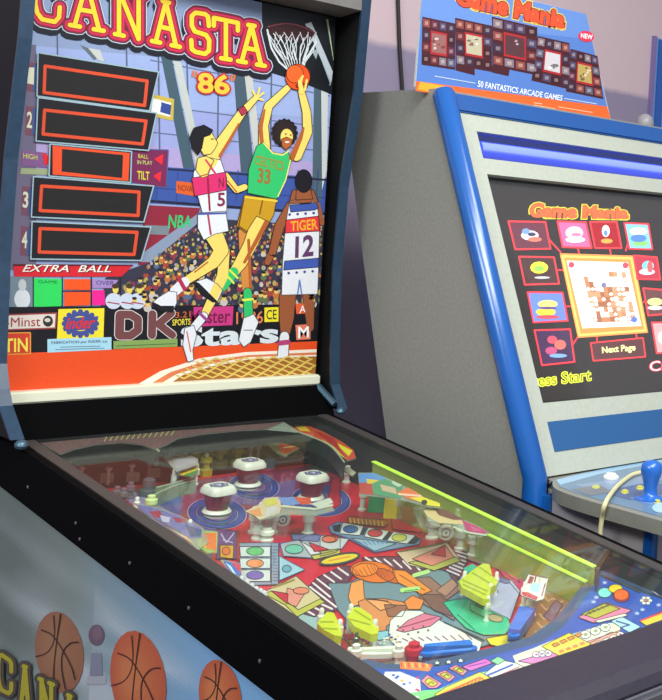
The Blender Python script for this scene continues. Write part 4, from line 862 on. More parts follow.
cover('lane_plastic', b4(75, 110, 120, 90, 200, 110, 300, 165, 370, 195, 440, 235, 400, 255, 300, 230, 240, 190, 160, 180, 100, 170), .066,
      [('poly', b4(75, 115, 120, 95, 160, 130, 300, 170, 295, 190, 160, 182, 100, 150), (214, 190, 130), 0), ('poly', b4(130, 100, 200, 110, 300, 165, 240, 165, 160, 140), (120, 70, 60), 1), ('poly', b4(285, 165, 360, 195, 435, 235, 380, 245, 310, 222), (186, 60, 110), 1), ('poly', b4(330, 195, 400, 225, 350, 228), (206, 90, 130), 2), ('line', b4(240, 205, 320, 235, 420, 250), 1.6, (190, 200, 170), 2)])
cover('lane_plastic', b4(20, 90, 80, 110, 110, 190, 180, 210, 230, 200, 290, 235, 390, 262, 380, 285, 250, 260, 150, 240, 60, 200, 30, 140), .050, [], m=trans_plastic('clear grey acrylic', (170, 180, 160), .25))
for x, y, r_ in b4(45, 135) and [(b4(45, 150)[0][0], b4(45, 150)[0][1], .009), (*b4(125, 215)[0], .011), (*b4(278, 275)[0], .009), (*b4(355, 310)[0], .011), (*b4(255, 190)[0], .006)]: post(x, y, .044, r_*.85, white, seen=.016, r2=r_*.9)
# yellow slingshot plastics
def sling(name, outline, ribs, h=.035):
    o = cover(name, outline, h, [('line', r_, 1.3, (160, 168, 24), 1) for r_ in ribs], m=yplas, th=.010); return o
yplas.node_tree.nodes['Principled BSDF'].inputs['Emission Color'].default_value = (0, 0, 0, 1)
sling('yellow_lamp_cover', a3(95, 180, 150, 120, 185, 125, 215, 180, 232, 235, 230, 255, 190, 250, 125, 215), [a3(110, 175, 185, 175), a3(120, 210, 205, 215)])
sling('yellow_lamp_cover', a3(260, 150, 290, 95, 330, 95, 395, 140, 405, 185, 435, 210, 430, 240, 395, 245, 300, 200), [a3(275, 160, 385, 190), a3(300, 110, 390, 165)])
sling('yellow_lamp_cover', a4(325, 115, 390, 65, 430, 35, 460, 18, 495, 25, 510, 90, 540, 110, 535, 135, 500, 150, 495, 215, 460, 215, 400, 180, 340, 150), [a4(345, 110, 480, 170), a4(400, 70, 500, 130), a4(440, 40, 505, 85), a4(350, 135, 470, 190)])
for x, y in a3(120, 118, 222, 180, 282, 95, 415, 180): post(x, y-1, .04, .004, white, seen=.037)
for x, y in a4(358, 72, 535, 75, 500, 140, 488, 210): post(x, y, .038, .0036, white, seen=.035)
cover('green_lamp_cover', a4(350, 45, 400, 20, 425, 35, 400, 60, 365, 70), .03, [], m=trans_plastic('green plastic', (70, 180, 140), .9), th=.006)
# small lit-looking insert tower by the right flipper
cover('flipper_lane_plastic', a5(115, 165, 160, 75, 265, 100, 240, 215, 205, 225, 120, 195), .04,
      [('poly', a5(115, 165, 160, 75, 265, 100, 240, 215, 205, 225, 120, 195), (222, 214, 208), 0), ('poly', a5(170, 130, 225, 130, 215, 180, 165, 170), (170, 206, 214), 1), ('poly', a5(120, 175, 160, 180, 210, 205, 200, 222, 125, 195), (190, 50, 60), 1), ('poly', a5(165, 90, 190, 95, 175, 130, 150, 130), (150, 60, 70), 1), ('line', a5(160, 78, 262, 102), 1, (110, 50, 60), 2), ('line', a5(200, 85, 190, 125), 1.2, (90, 50, 60), 2), ('line', a5(250, 130, 230, 200), 1.2, (150, 60, 70), 2), ('line', a5(220, 95, 215, 130), 1.2, (190, 180, 90), 2)])
post(*a5(140, 150)[0], .038, .005, white, seen=.03); post(*a5(175, 235)[0], .03, .007, white, seen=.02)
# flippers
fblue = mat('blue flipper rubber', (40, 112, 200), .35, spec=.5, noise=.08)
def flipper(pA, pB, rA, rB, h=.03):
    A = under(*pA, h*.8); B = under(*pB, h*.8); d = (B-A).normalized(); s_ = d.cross(PF.n).normalized(); L_ = (B-A).length; bm = bmesh.new(); pts = []
    for k in range(13): t = math.pi/2+math.pi*k/12; pts.append(A+d*math.cos(t)*rA+s_*math.sin(t)*rA)
    for k in range(13): t = -math.pi/2+math.pi*k/12; pts.append(B+d*math.cos(t)*rB+s_*math.sin(t)*rB)
    prism(bm, [q_+PF.n*.008 for q_ in pts], PF.n*(h-.008), bev=.007); o = bm_obj('flipper', bm, fblue, pin, True)
    bm = bmesh.new(); lathe(bm, A, PF.n, [(.005, 0), (.005, .009)], 12); bm_obj('flipper_shaft', bm, steel, o, True); return o
flipper((427, 649), (471, 646), .0115, .0085, .026); flipper((527, 611), (514, 633), .0115, .008, .026)
# left inlane guide
o = wallstrip('lane_guide', a3(265, 320, 340, 322, 450, 318, 560, 312, 640, 305), 0, .022, ivory, th=.004)
wallstrip('lane_guide', a3(300, 345, 400, 350, 520, 345, 600, 330), 0, .018, ivory, th=.003)
post(413.5, 651, .03, .009, mat('red rubber', (196, 30, 46), .45), seen=.018); post(*a3(310, 318)[0], .03, .006, white, seen=.025); post(*a3(545, 320)[0], .03, .006, white, seen=.025); post(*a3(312, 240)[0], .03, .003, steel, seen=.028)
cover('inlane_plastic', a3(325, 355, 525, 350, 520, 385, 400, 400), .012, [('poly', a3(325, 355, 525, 350, 520, 385, 400, 400), (112, 48, 64), 0)])
# shooter lane divider: fluorescent acrylic
acr = trans_plastic('fluorescent yellow acrylic', (176, 202, 84), .5)
acre = mat('glowing acrylic edge', (206, 255, 70), .3, spec=.5)
bm = bmesh.new(); y0, y1 = .215, .80
tA = [PG.px(373, 460, -.009), PG.px(480, 513.6, -.009), PG.px(595, 569, -.009)]
xw = .192
prism(bm, [(xw, y0, PF.at(0, y0+.02).z+.001), (xw, y1, PF.at(0, y1).z+.001), (xw, y1, gz(y1)-.009), (xw, y0, gz(y0)-.009)], (.003, 0, 0))
dv = bm_obj('shooter_lane_divider', bm, acr, pin)
bm = bmesh.new(); prism(bm, [(xw-.003, y0, gz(y0)-.0088), (xw-.003, y1, gz(y1)-.0088), (xw-.003, y1, gz(y1)-.0068), (xw-.003, y0, gz(y0)-.0068)], (.009, 0, 0)); bm_obj('divider_edge', bm, acre, dv)
bm = bmesh.new(); prism(bm, [(xw-.012, y0+.004, PF.at(0, y0).z+.002), (xw-.012, .48, PF.at(0, .48).z+.002), (xw-.012, .48, gz(.48)-.032), (xw-.012, y0+.004, gz(y0)-.030)], (.003, 0, 0)); d2 = bm_obj('inner_lane_guide', bm, acr, pin)
bm = bmesh.new(); prism(bm, [(xw-.014, y0+.004, gz(y0)-.030), (xw-.014, .48, gz(.48)-.032), (xw-.014, .48, gz(.48)-.030), (xw-.014, y0+.004, gz(y0)-.028)], (.007, 0, 0)); bm_obj('divider_edge', bm, acre, d2)
bm = bmesh.new(); lathe(bm, PG.px(598, 570, -.004), (0, 0, -1), [(.003, -.003), (.003, .04)], 10); bm_obj('post', bm, steel, pin, True)
# apron
AH = PF.px(520, 640).z*0 + .030
PA = Plane(PF.at(0, 0, .034), PF.ex, PF.ey)
top_edge = Q(365, 659, 385, 664, 410, 664, 450, 657, 490, 648, 530, 637, 556, 618, 577, 592, 592, 570)
P = [PA.px(x, y) for x, y in top_edge]
uvs = [PA.uv(q_) for q_ in P]
uvs = [(-.263, .0)] + [(-.263, max(uvs[0][1], .02))] + [(max(u_, -.262), v_) for u_, v_ in uvs] + [(.19, uvs[-1][1]+.0), (.255, uvs[-1][1]-.01), (.255, .0)]
bm = bmesh.new(); prism(bm, [PA.at(u_, v_) for u_, v_ in uvs], PA.n*-.004); apr = bm_obj('apron', bm, mat('apron blue grey metal', (66, 84, 116), .35, spec=.5), pin)
e = Art(PA, .0004); e.ol = 3; e.olw = .7; e.lo = (-.262, .002); e.hi = (.254, .30)
blu = (52, 84, 172)
e.poly(Q(374, 668, 395, 670, 430, 668, 470, 661, 505, 652, 540, 643, 562, 628, 580, 606, 600, 577, 640, 592, 700, 612, 700, 640, 400, 730), blu, 1)
e.poly(a6(0, 175, 110, 180, 180, 195, 160, 230, 0, 215), (232, 130, 60), 2)
for k in range(9): e.line(a6(5+k*20, 180+k*1, 12+k*20, 210), 1.2, (240, 206, 60) if k % 2 else (210, 60, 80), 3)
e.poly(Q(385, 672, 400, 672, 420, 680, 422, 710, 400, 705, 380, 690), (226, 222, 226), 2)
for k in range(26): e.ell(R.uniform(384, 420), R.uniform(674, 700), 1.7, 1.2, R.choice([(206, 60, 120), (60, 90, 180), (236, 180, 60), (240, 240, 236)]), 3, n=6)
def star(x, y, s_, c=(236, 240, 240)): e.poly([(x+(s_ if k % 2 == 0 else s_*.45)*math.cos(k*math.pi/5-1.57)*1.1, y+(s_ if k % 2 == 0 else s_*.45)*math.sin(k*math.pi/5-1.57)*.75) for k in range(10)], c, 4)
for x, y in a6(205, 185, 268, 180, 335, 172): star(x, y, 3.6)
e.poly(a6(340, 205, 470, 160, 510, 185, 390, 228), (226, 106, 190), 3); e.line(a6(375, 205, 480, 180), 1, (130, 60, 160), 4)
for q_ in (a6(115, 285, 150, 250, 232, 300, 200, 325, 160, 325), a6(195, 245, 250, 225, 305, 262, 270, 290), a6(268, 215, 310, 195, 372, 230, 345, 255)):
    e.poly(q_, (240, 140, 160), 4); cx = sum(a_ for a_, _ in q_)/len(q_); cy = sum(b_ for _, b_ in q_)/len(q_)
    e.poly([(cx+(a_-cx)*.62, cy+(b_-cy)*.62) for a_, b_ in q_], (212, 196, 50), 5); e.line([(cx-3, cy+1.5), (cx, cy-1.5), (cx+3, cy+1)], 1, (90, 90, 30), 6)
e.poly(a6(60, 350, 130, 335, 210, 330, 420, 240, 480, 230, 530, 280, 330, 420, 100, 420), (130, 220, 110), 2)
e.poly(a6(190, 360, 250, 320, 440, 235, 530, 285, 500, 310, 260, 420), (236, 214, 60), 4); e.frame(a6(225, 360, 440, 265, 480, 290, 270, 385), 1.8, (226, 110, 40), 5)
for k in range(9): e.line(a6(255+k*22, 360-k*9, 268+k*22, 345-k*9), 1.4, (206, 110, 40), 6)
e.poly(a6(465, 245, 560, 170, 640, 185, 700, 215, 560, 285, 520, 275), (230, 234, 214), 3); e.line(a6(480, 255, 620, 195), 1.8, (80, 90, 170), 5); e.line(a6(520, 265, 660, 205), 1, (200, 120, 120), 5)
e.poly(a6(500, 175, 540, 150, 580, 170, 540, 195), (140, 220, 150), 4)
e.poly(a6(430, 330, 540, 290, 700, 240, 720, 260, 560, 386, 400, 400), (232, 200, 200), 3)
for k in range(7): e.ell(*a6(450+k*38, 345-k*14)[0], 2.8, 2.2, (245, 235, 226), 5, n=10); e.ell(*a6(450+k*38, 345-k*14)[0], 1.2, 1, (206, 110, 120), 6, n=6)
e.poly(a5(70, 530, 180, 490, 300, 440, 600, 350, 662, 345, 662, 430, 400, 560, 100, 600), (226, 226, 190), 2)
e.poly(a5(100, 560, 300, 500, 440, 560, 300, 600), (220, 130, 180), 3); e.poly(a5(400, 480, 662, 390, 662, 430, 420, 545), (240, 160, 130), 3)
for k in range(3): e.ell(*a5(470+k*55, 415-k*20)[0], 5.2, 4, (246, 244, 226), 4, n=14); e.ell(*a5(472+k*55, 414-k*20)[0], 2.3, 1.8, (150, 170, 110), 5, n=10)
for k in range(3): e.ell(*a5(200+k*32, 525-k*4)[0], 4, 3.2, (240, 236, 226), 4, n=12); e.ell(*a5(200+k*32, 525-k*4)[0], 1.6, 1.3, (190, 120, 150), 5, n=8)
for k in range(4): e.ell(*a5(550+k*38, 465-k*17)[0], 3.6, 2.8, (246, 240, 230), 4, n=12); e.ell(*a5(550+k*38, 465-k*17)[0], 1.5, 1.2, (170, 90, 90), 5, n=8)
e.poly(a5(230, 480, 380, 405, 500, 465, 480, 500, 340, 540), (244, 206, 50), 4)
for k in range(4):
    e.poly(a5(285+k*42, 470-k*18, 315+k*42, 458-k*18, 330+k*42, 470-k*18, 300+k*42, 484-k*18), (230, 130, 36), 5); e.poly(a5(320+k*38, 505-k*14, 345+k*38, 495-k*14, 358+k*38, 506-k*14, 333+k*38, 518-k*14), (230, 130, 36), 5)
e.poly(a5(400, 520, 500, 470, 540, 480, 450, 530), (236, 110, 60), 4)
e.poly(b7(118, 375, 200, 330, 290, 280, 465, 330, 400, 365, 220, 412), (240, 130, 160), 4); e.poly(b7(140, 355, 290, 285, 390, 320, 230, 385), (186, 176, 60), 5)
for k in range(6): e.line(b7(165+k*28, 365-k*12, 190+k*28, 342-k*11), 1.6, (96, 90, 40), 6)
e.poly(b7(220, 400, 420, 350, 440, 365, 250, 412), (230, 220, 200), 5)
e.poly(b7(330, 400, 400, 370, 525, 437, 450, 475), (176, 216, 230), 4); e.line(b7(365, 400, 450, 425, 400, 440), 1.4, (60, 80, 130), 5)
e.poly(b7(160, 560, 330, 470, 440, 480, 240, 590), (236, 160, 130), 3)
for (x, y), c, (rx, ry) in ((b7(290, 215)[0], (130, 220, 206), (6.8, 5)), (b7(360, 190)[0], (244, 206, 40), (7, 4.4)), (b7(398, 230)[0], (240, 106, 40), (7.5, 5.6))): e.ell(x, y, rx, ry, c, 4+(c[0] > 200)+(c[1] < 120), n=18)
e.ell(*b7(398, 237)[0], 8.4, 6, (206, 70, 90), 4, n=18)
for x, y in b7(290, 150, 235, 245, 218, 275, 535, 325, 500, 350, 640, 295): star(x, y, 3, (176, 190, 226))
for k in range(6): e.ell(646+4.2*math.cos(k*1.05), 601+3*math.sin(k*1.05), 2, 1.4, (232, 222, 190), 4, n=8)
e.ell(646, 601, 1.6, 1.2, (206, 130, 60), 5, n=8); e.poly(b7(600, 195, 662, 200, 662, 250, 620, 225), (206, 180, 190), 3)
e.poly(b7(515, 400, 560, 380, 700, 320, 700, 380, 560, 430), (240, 200, 50), 4); e.line(b7(520, 398, 662, 345), 1.6, (220, 60, 80), 5)
e.build('apron_print', print_mat('apron card print', .28, spec=.5), apr)
bm = bmesh.new(); tube(bm, [PA.px(600, 574, .002), PA.px(640, 592, .002)], .0016, 8); bm_obj('wire_rail', bm, steel, pin, True)
# main glass
gm = glass_mat('playfield glass', (252, 255, 253), .085, 1.45, .03, .016, (190, 200, 196))
bm = bmesh.new(); prism(bm, [PG.at(-.2665, 0), PG.at(.2515, 0), PG.at(.2515, 1.093), PG.at(-.2665, 1.093)], PG.n*.002); bm_obj('playfield_glass', bm, gm, pin)

# ================================================================== ARCADE CABINET
AX0, AX1 = .372, 1.12
K0 = Plane((AX0+.013, 0, 0), (0, 1, 0), (0, 0, 1)); pT = K0.px(444, 95); pK = K0.px(535, 478)
arc = thing('arcade_cabinet', 'grey arcade cabinet with blue tubular edges and a lit menu screen of small game pictures', 'arcade cabinet', ((AX0+AX1)/2, 1.0, 0))
KS = Plane((AX0, 0, 0), (0, 1, 0), (0, 0, 1)); sb = KS.px(353, 180); sc = KS.px(385, 427)
gry = mat('grey laminate', (142, 142, 136), .5, spec=.35, noise=.1, nscale=140)
sl = (sb.y-sc.y)/(sb.z-sc.z)
prof = [(pT.y, pT.z+.012), (pK.y, pK.z), (pK.y, .0), (sc.y+.02, 0), (sc.y+(.93-sc.z)*sl, .93), (sc.y+(pT.z+.012-sc.z)*sl, pT.z+.012)]
for x in (AX0, AX1-.018):
    bm = bmesh.new(); prism(bm, [(x, y, z) for y, z in prof], (.018, 0, 0)); bm_obj('side_panel', bm, gry, arc)
bm = bmesh.new(); prism(bm, [(AX0+.018, prof[-1][0]-.002, prof[-1][1]-.02), (AX0+.018, pT.y+.01, prof[-1][1]-.02), (AX0+.018, pT.y+.01, prof[-1][1]), (AX0+.018, prof[-1][0]-.002, prof[-1][1])], (AX1-AX0-.036, 0, 0)); bm_obj('top_board', bm, gry, arc)
bm = bmesh.new(); prism(bm, [(AX0+.018, y, z) for y, z in (prof[3], prof[4], prof[5], (prof[5][0]-.018, prof[5][1]), (prof[4][0]-.018, prof[4][1]), (prof[3][0]-.018, 0))], (AX1-AX0-.036, 0, 0)); bm_obj('back_board', bm, gry, arc)
bluem = mat('blue tubular trim', (22, 88, 164), .22, spec=.7)
for x in (AX0+.013, AX1-.013):
    bm = bmesh.new(); tube(bm, [(x, pT.y+.004, pT.z+.009), (x, pT.y, pT.z), (x, pK.y, pK.z), (x, pK.y, .02)], [.019, .023, .023, .023], 18); bm_obj('edge_tube', bm, bluem, arc, True)
# sloped front face plane
d = (pT-pK).normalized(); PM = Plane((AX0, pK.y-.004, pK.z), (1, 0, 0), d)
if PM.n.y > 0: PM.n = -PM.n
def sl_box(name, u0, u1, v0, v1, h0, h1, m, parent, bev=0):
    bm = bmesh.new(); prism(bm, [PM.at(u0, v0, h0), PM.at(u1, v0, h0), PM.at(u1, v1, h0), PM.at(u0, v1, h0)], PM.n*(h1-h0), bev=bev); return bm_obj(name, bm, m, parent)
UV = lambda x, y: PM.uv(PM.px(x, y))
U0 = .03; U1 = AX1-AX0-.03; VT = (pT-pK).length
s_bl = UV(543, 403); s_tl = UV(487, 174); s_rt = UV(662, 188.5)
m_tl = UV(475, 131); m_bl = UV(482.5, 158); st_t = UV(547.6, 422); st_b = UV(554, 452)
SU0 = (s_bl[0]+s_tl[0])/2; SU1 = U1+.03-.03-SU0+.03; SV0, SV1 = s_bl[1], s_tl[1]
MV0, MV1 = m_bl[1], m_tl[1]; MU0 = (m_tl[0]+m_bl[0])/2; MU1 = (AX1-AX0)-MU0+.0
bez = mat('cream grey bezel', (176, 180, 166), .45, spec=.4, noise=.05, nscale=120)
# bezel with real openings
bm = bmesh.new()
def bar(u0, u1, v0, v1): prism(bm, [PM.at(u0, v0, 0), PM.at(u1, v0, 0), PM.at(u1, v1, 0), PM.at(u0, v1, 0)], PM.n*-.012)
SU1 = (AX1-AX0)-SU0; 
bar(U0-.012, SU0, 0.0, VT-.035); bar(SU1, U1+.012, 0.0, VT-.035); bar(SU0, SU1, 0, SV0); bar(SU0, SU1, SV1, MV0); bar(SU0, SU1, MV1, VT-.035)
bar(SU0, MU0, MV0, MV1) if MU0 > SU0 else None
bz = bm_obj('bezel', bm, bez, arc)
sl_box('lower_stripe', (st_t[0]+st_b[0])/2, (AX1-AX0)-(st_t[0]+st_b[0])/2, st_b[1], st_t[1], .0002, .0012, mat('blue stripe', (40, 88, 138), .4), bz)
sl_box('top_bar', .02, AX1-AX0-.02, VT-.036, VT+.006, -.012, .006, mat('blue top bar', (26, 80, 148), .35, spec=.5), arc, .003)
# marquee light
mf = sl_box('light_slot', max(MU0, SU0), min(MU1, SU1), MV0, MV1, -.044, -.036, mat('dark blue slot', (40, 60, 170), .4), arc)
bm = bmesh.new(); vm = (MV0+MV1)/2
tube(bm, [PM.at(SU0+.010, vm, -.018), PM.at(SU1-.010, vm, -.018)], .0165, 14)
tm = mat('blue neon tube', (112, 128, 240), .5, spec=.1, emit=.9); bm_obj('neon_tube', bm, tm, mf, True)
sl_box('diffuser', SU0+.002, SU1-.002, MV0+.001, MV1-.001, -.006, -.004, glass_mat('blue diffuser', (215, 222, 255), .4, 1.45, .05, .06, (60, 80, 220)), mf)
# monitor
mon = sl_box('monitor', SU0+.0005, SU1-.0005, SV0+.0005, SV1-.0005, -.06, -.02, mat('monitor mask', (36, 34, 30), .3, spec=.6), arc)
a = Art(PM, -.0195); s = Z(480, 170, 2.917); a.lo = (SU0+.012, SV0+.008); a.hi = (SU1-.012, SV1-.012)
a.poly(s(-40, -40, 900, -40, 900, 900, -40, 900), (46, 42, 40), 0)
a.text('Game Mania', s(150, 98, 430, 110, 430, 142, 145, 136), (206, 206, 60), 1, .12); a.text('Game Mania', s(150, 98, 430, 110, 430, 142, 145, 136), (90, 60, 40), 2, .075); a.text('Game Mania', s(150, 98, 430, 110, 430, 142, 145, 136), (236, 96, 56), 3, .05)
red = (226, 60, 66)
lk = [((190, 190), (235, 240)), ((285, 228), (290, 248)), ((378, 228), (382, 250)), ((435, 200), (425, 235)), ((225, 292), (245, 292)), ((245, 398), (262, 398)), ((270, 510), (290, 480)), ((450, 285), (462, 285)), ((478, 385), (485, 385)), ((340, 485), (342, 505)), ((455, 480), (458, 495))]
for x, y in lk: a.line(s(*x, *y), 1.6, red, 2)
def icon(q_, fill, extra): 
    a.poly(q_, fill, 3); a.frame(q_, 1.7, red, 5); cx = sum(x for x, _ in q_)/4; cy = sum(y for _, y in q_)/4
    for dx, dy, rx, ry, c in extra: a.ell(cx+dx, cy+dy, rx, ry, c, 4, n=12)
icon(s(82, 150, 190, 152, 205, 230, 102, 232), (96, 50, 62), [(0, 0, 9, 5, (206, 200, 206)), (-4, -4, 4, 3, (110, 140, 190)), (5, 4, 7, 2.5, (206, 110, 90)), (2, -1, 4, 2, (60, 60, 80))])
icon(s(225, 150, 308, 153, 325, 228, 240, 225), (236, 96, 140), [(0, -2, 9, 6.5, (250, 190, 206)), (1, 5, 10, 3, (252, 232, 232)), (2, 0, 5, 2, (240, 120, 150))])
icon(s(320, 152, 398, 152, 412, 228, 335, 228), (150, 26, 34), [(0, -4, 4, 6, (236, 226, 214)), (0, -2, 2, 3, (90, 130, 190)), (1, 6, 6, 2.4, (206, 150, 70))])
icon(s(420, 155, 490, 158, 502, 232, 435, 230), (120, 180, 200), [(0, -5, 9, 4, (226, 236, 240)), (0, 2, 8, 4, (80, 120, 200)), (2, 7, 8, 2.5, (130, 190, 90)), (-3, 0, 3, 2, (230, 90, 110))])
icon(s(113, 253, 215, 255, 230, 332, 130, 335), (70, 48, 46), [(0, -3, 9, 6, (226, 220, 60)), (0, -2, 5, 3, (130, 190, 80)), (3, 7, 8, 1.2, (190, 190, 190))])
icon(s(138, 357, 240, 358, 255, 440, 155, 445), (96, 120, 190), [(0, -3, 10, 4, (226, 206, 110)), (-2, 5, 10, 4, (226, 200, 60)), (0, 1, 9, 1.5, (90, 70, 120)), (0, 10, 12, 2, (196, 70, 80))])
icon(s(158, 468, 262, 465, 275, 560, 180, 570), (64, 44, 72), [(-3, -7, 5, 4, (206, 76, 90)), (5, -2, 6, 5, (196, 100, 90)), (-4, 4, 6, 4, (170, 74, 110)), (3, 9, 9, 2, (110, 150, 206))])
icon(s(448, 250, 515, 255, 525, 320, 458, 318), (170, 50, 66), [(1, -2, 6, 5, (110, 200, 220)), (0, 4, 8, 3, (226, 220, 226)), (3, -1, 3, 6, (226, 90, 90))])
icon(s(475, 345, 531, 350, 545, 420, 490, 425), (96, 60, 60), [(0, 0, 8, 4, (196, 206, 130)), (0, 6, 8, 2, (226, 226, 226))])
icon(s(500, 445, 570, 445, 580, 530, 515, 535), (236, 150, 150), [(0, 0, 8, 8, (244, 206, 200)), (2, 2, 4, 4, (226, 70, 80))])
icon(s(560, 258, 640, 262, 650, 330, 570, 326), (90, 110, 190), [(0, 0, 8, 5, (240, 220, 90))])
a.poly(s(232, 243, 447, 250, 490, 475, 285, 490), (236, 138, 70), 3); a.frame(s(240, 252, 441, 258, 482, 468, 290, 482), 2.5, (248, 180, 96), 4)
a.poly(s(252, 265, 430, 270, 470, 455, 298, 462), (240, 236, 232), 5)
rs = random.Random(3)
cpx = lambda u_, v_: s(252+178*u_+(46-6*u_)*v_, 265+5*u_+(197-12*u_)*v_)[0]
for r_ in range(13):
    for c_ in range(14):
        on = rs.random() < (.72 if r_ > 4 else .35) and 2 < c_ < 13 and 1 < r_ < 12 and not (c_ > 5 and c_ < 9 and r_ < 5)
        if on:
            P = [cpx(c_/14, r_/13), cpx((c_+1)/14, r_/13), cpx((c_+1)/14, (r_+1)/13), cpx(c_/14, (r_+1)/13)]; a.poly(P, rs.choice([(176, 120, 84), (150, 98, 70), (196, 140, 104)]), 6)
            if rs.random() < .4: x, y = cpx((c_+.5)/14, (r_+.5)/13); a.ell(x, y, 1.9, 1.7, (244, 236, 228), 7, n=8)
for k in range(12):
    x, y = cpx(.05, k/12+.04); a.ell(x, y, 1.2, 1.2, (214, 206, 206), 6, n=6); x, y = cpx(.95, k/12+.04); a.ell(x, y, 1.2, 1.2, (214, 206, 206), 6, n=6)
a.ell(*cpx(.06, .06), 3, 3, (206, 70, 90), 7); a.ell(*cpx(.95, .05), 3, 3, (206, 70, 90), 7); a.ell(*cpx(.52, .36), 2.6, 2.6, (110, 110, 140), 7); a.ell(*cpx(.9, .9), 3, 3, (90, 110, 180), 7)
a.poly(s(322, 505, 475, 490, 482, 545, 330, 557), (84, 52, 52), 3); a.frame(s(322, 505, 475, 490, 482, 545, 330, 557), 1.5, red, 4); a.text('Next Page', s(355, 517, 452, 508, 452, 532, 357, 540), (226, 226, 150), 5, .03)
a.text('Press Start', s(130, 602, 322, 582, 323, 614, 132, 636), (216, 226, 60), 5, .05); a.text('Press Start', s(130, 602, 322, 582, 323, 614, 132, 636), (120, 120, 40), 6, .0)
a.text('Credits', s(494, 560, 640, 545, 641, 574, 495, 588), (226, 70, 90), 5, .05); a.text('Credits', s(494, 560, 640, 545, 641, 574, 495, 588), (244, 206, 206), 6, .0)
a.build('screen_picture', print_mat('lit screen picture', .3, emit=.85, grain=.03, spec=.2), mon)
sl_box('screen_glass', SU0+.001, SU1-.001, SV0+.001, SV1-.001, -.012, -.010, glass_mat('screen glass', (255, 255, 255), .12, 1.4, .05, 0, (200, 190, 170)), mon)
# control panel
zc = pK.z - .004
KC = Plane((0, 0, zc), (1, 0, 0), (0, 1, 0))
lip = [KC.px(x, y) for x, y in Q(553, 480, 553, 486, 560, 491, 583, 499, 622, 510, 662, 521)]
lip = smoothpts(lip, 5); e_ = lip[-1]; d_ = (lip[-1]-lip[-6]).normalized()
front = e_ + d_*.06
ring = [Vector((lip[0].x+.004, lip[0].y+.035, zc))] + lip + [front, Vector((front.x+.04, front.y-.035, zc)), Vector((AX1-.08, front.y-.035, zc)), Vector((AX1-.02, front.y+.01, zc)), Vector((AX1-.02, lip[0].y+.035, zc))]
bm = bmesh.new(); prism(bm, ring, (0, 0, -.024), bev=.007); cp = bm_obj('control_panel', bm, mat('grey panel lip', (132, 132, 122), .4, spec=.5, noise=.08), arc)
a = Art(KC, .0006)
if a.p.n.z < 0: a.p.n = -a.p.n
inner_ = Q(556, 480, 575, 475, 662, 456, 700, 460, 700, 528, 662, 517, 622, 506, 583, 495, 560, 487)
a.poly(inner_, (104, 132, 156), 0)
a.poly(Q(556, 480, 575, 475, 662, 456, 662, 462, 600, 474, 560, 485), (150, 186, 212), 1); a.poly(Q(575, 485, 610, 480, 662, 470, 662, 480, 600, 492), (130, 150, 176), 1)
a.poly(Q(600, 492, 640, 484, 662, 484, 662, 500, 630, 500), (84, 100, 140), 2); a.poly(Q(572, 489, 600, 485, 612, 492, 590, 496), (120, 120, 120), 2)
for x, y in Q(625, 492, 640, 488, 657, 502, 596, 487): a.ell(x, y, 4, 2.2, (196, 196, 90), 3, n=14)
a.ell(662, 508, 10, 5, (170, 206, 226), 3); a.poly(Q(630, 498, 650, 492, 662, 496, 662, 506, 645, 504), (110, 140, 180), 2)
a.build('panel_overlay', print_mat('control panel print', .25, spec=.6), cp)
KB = KC.px(611, 478.5); bm = bmesh.new(); lathe(bm, KB, (0, 0, 1), [(.015, 0), (.015, .004), (.012, .007), (.010, .007), (.009, .010), (.003, .011)], 20); bm_obj('push_button', bm, mat('white button', (236, 236, 224), .25, spec=.7), cp, True)
for x, y in Q(657, 502, 640, 488, 625, 492):
    bm = bmesh.new(); lathe(bm, KC.px(x, y), (0, 0, 1), [(.006, 0), (.006, .003), (.002, .005)], 16); bm_obj('screw_cap', bm, mat('yellow cap', (190, 186, 80), .3), cp, True)
JB = KC.px(650, 499); bm = bmesh.new()
lathe(bm, JB, (.02, .03, 1), [(.029, 0), (.029, .002), (.016, .005), (.012, .010), (.0115, .020), (.014, .032), (.018, .043), (.0195, .052), (.0175, .061), (.010, .067), (.001, .069)], 24)
bm_obj('joystick', bm, mat('blue joystick', (28, 98, 186), .25, spec=.7), cp, True)
# pedestal under the panel
Kp = Plane((0, 0, zc-.05), (1, 0, 0), (0, 1, 0)); q0 = KC.px(561, 497); q1 = e_
xs = lip[6].x + .02
bm = bmesh.new()
bx_ = lip[8].x+.03; cy_ = Plane((bx_, 0, 0), (0, 1, 0), (0, 0, 1)).px(650, 550).y
pb = [(bx_, lip[0].y-.005), (bx_, cy_), (AX1-.05, cy_), (AX1-.05, lip[0].y-.005)]
prism(bm, [(x, y, zc-.0245) for x, y in pb], (0, 0, -.33)); ped = bm_obj('panel_box', bm, mat('grey lilac laminate', (190, 182, 184), .5, noise=.06), arc)
for x, y in pb[:2]:
    bm = bmesh.new(); tube(bm, [(x, y, zc-.0245), (x, y, zc-.355)], .013, 12); bm_obj('corner_tube', bm, bluem, ped, True)
bm = bmesh.new(); prism(bm, [(x, y, .0) for x, y in ((AX0+.018, pK.y+.03), (AX1-.018, pK.y+.03), (AX1-.018, pK.y+.015), (AX0+.018, pK.y+.015))], (0, 0, pK.z-.03)); bm_obj('front_board', bm, gry, arc)
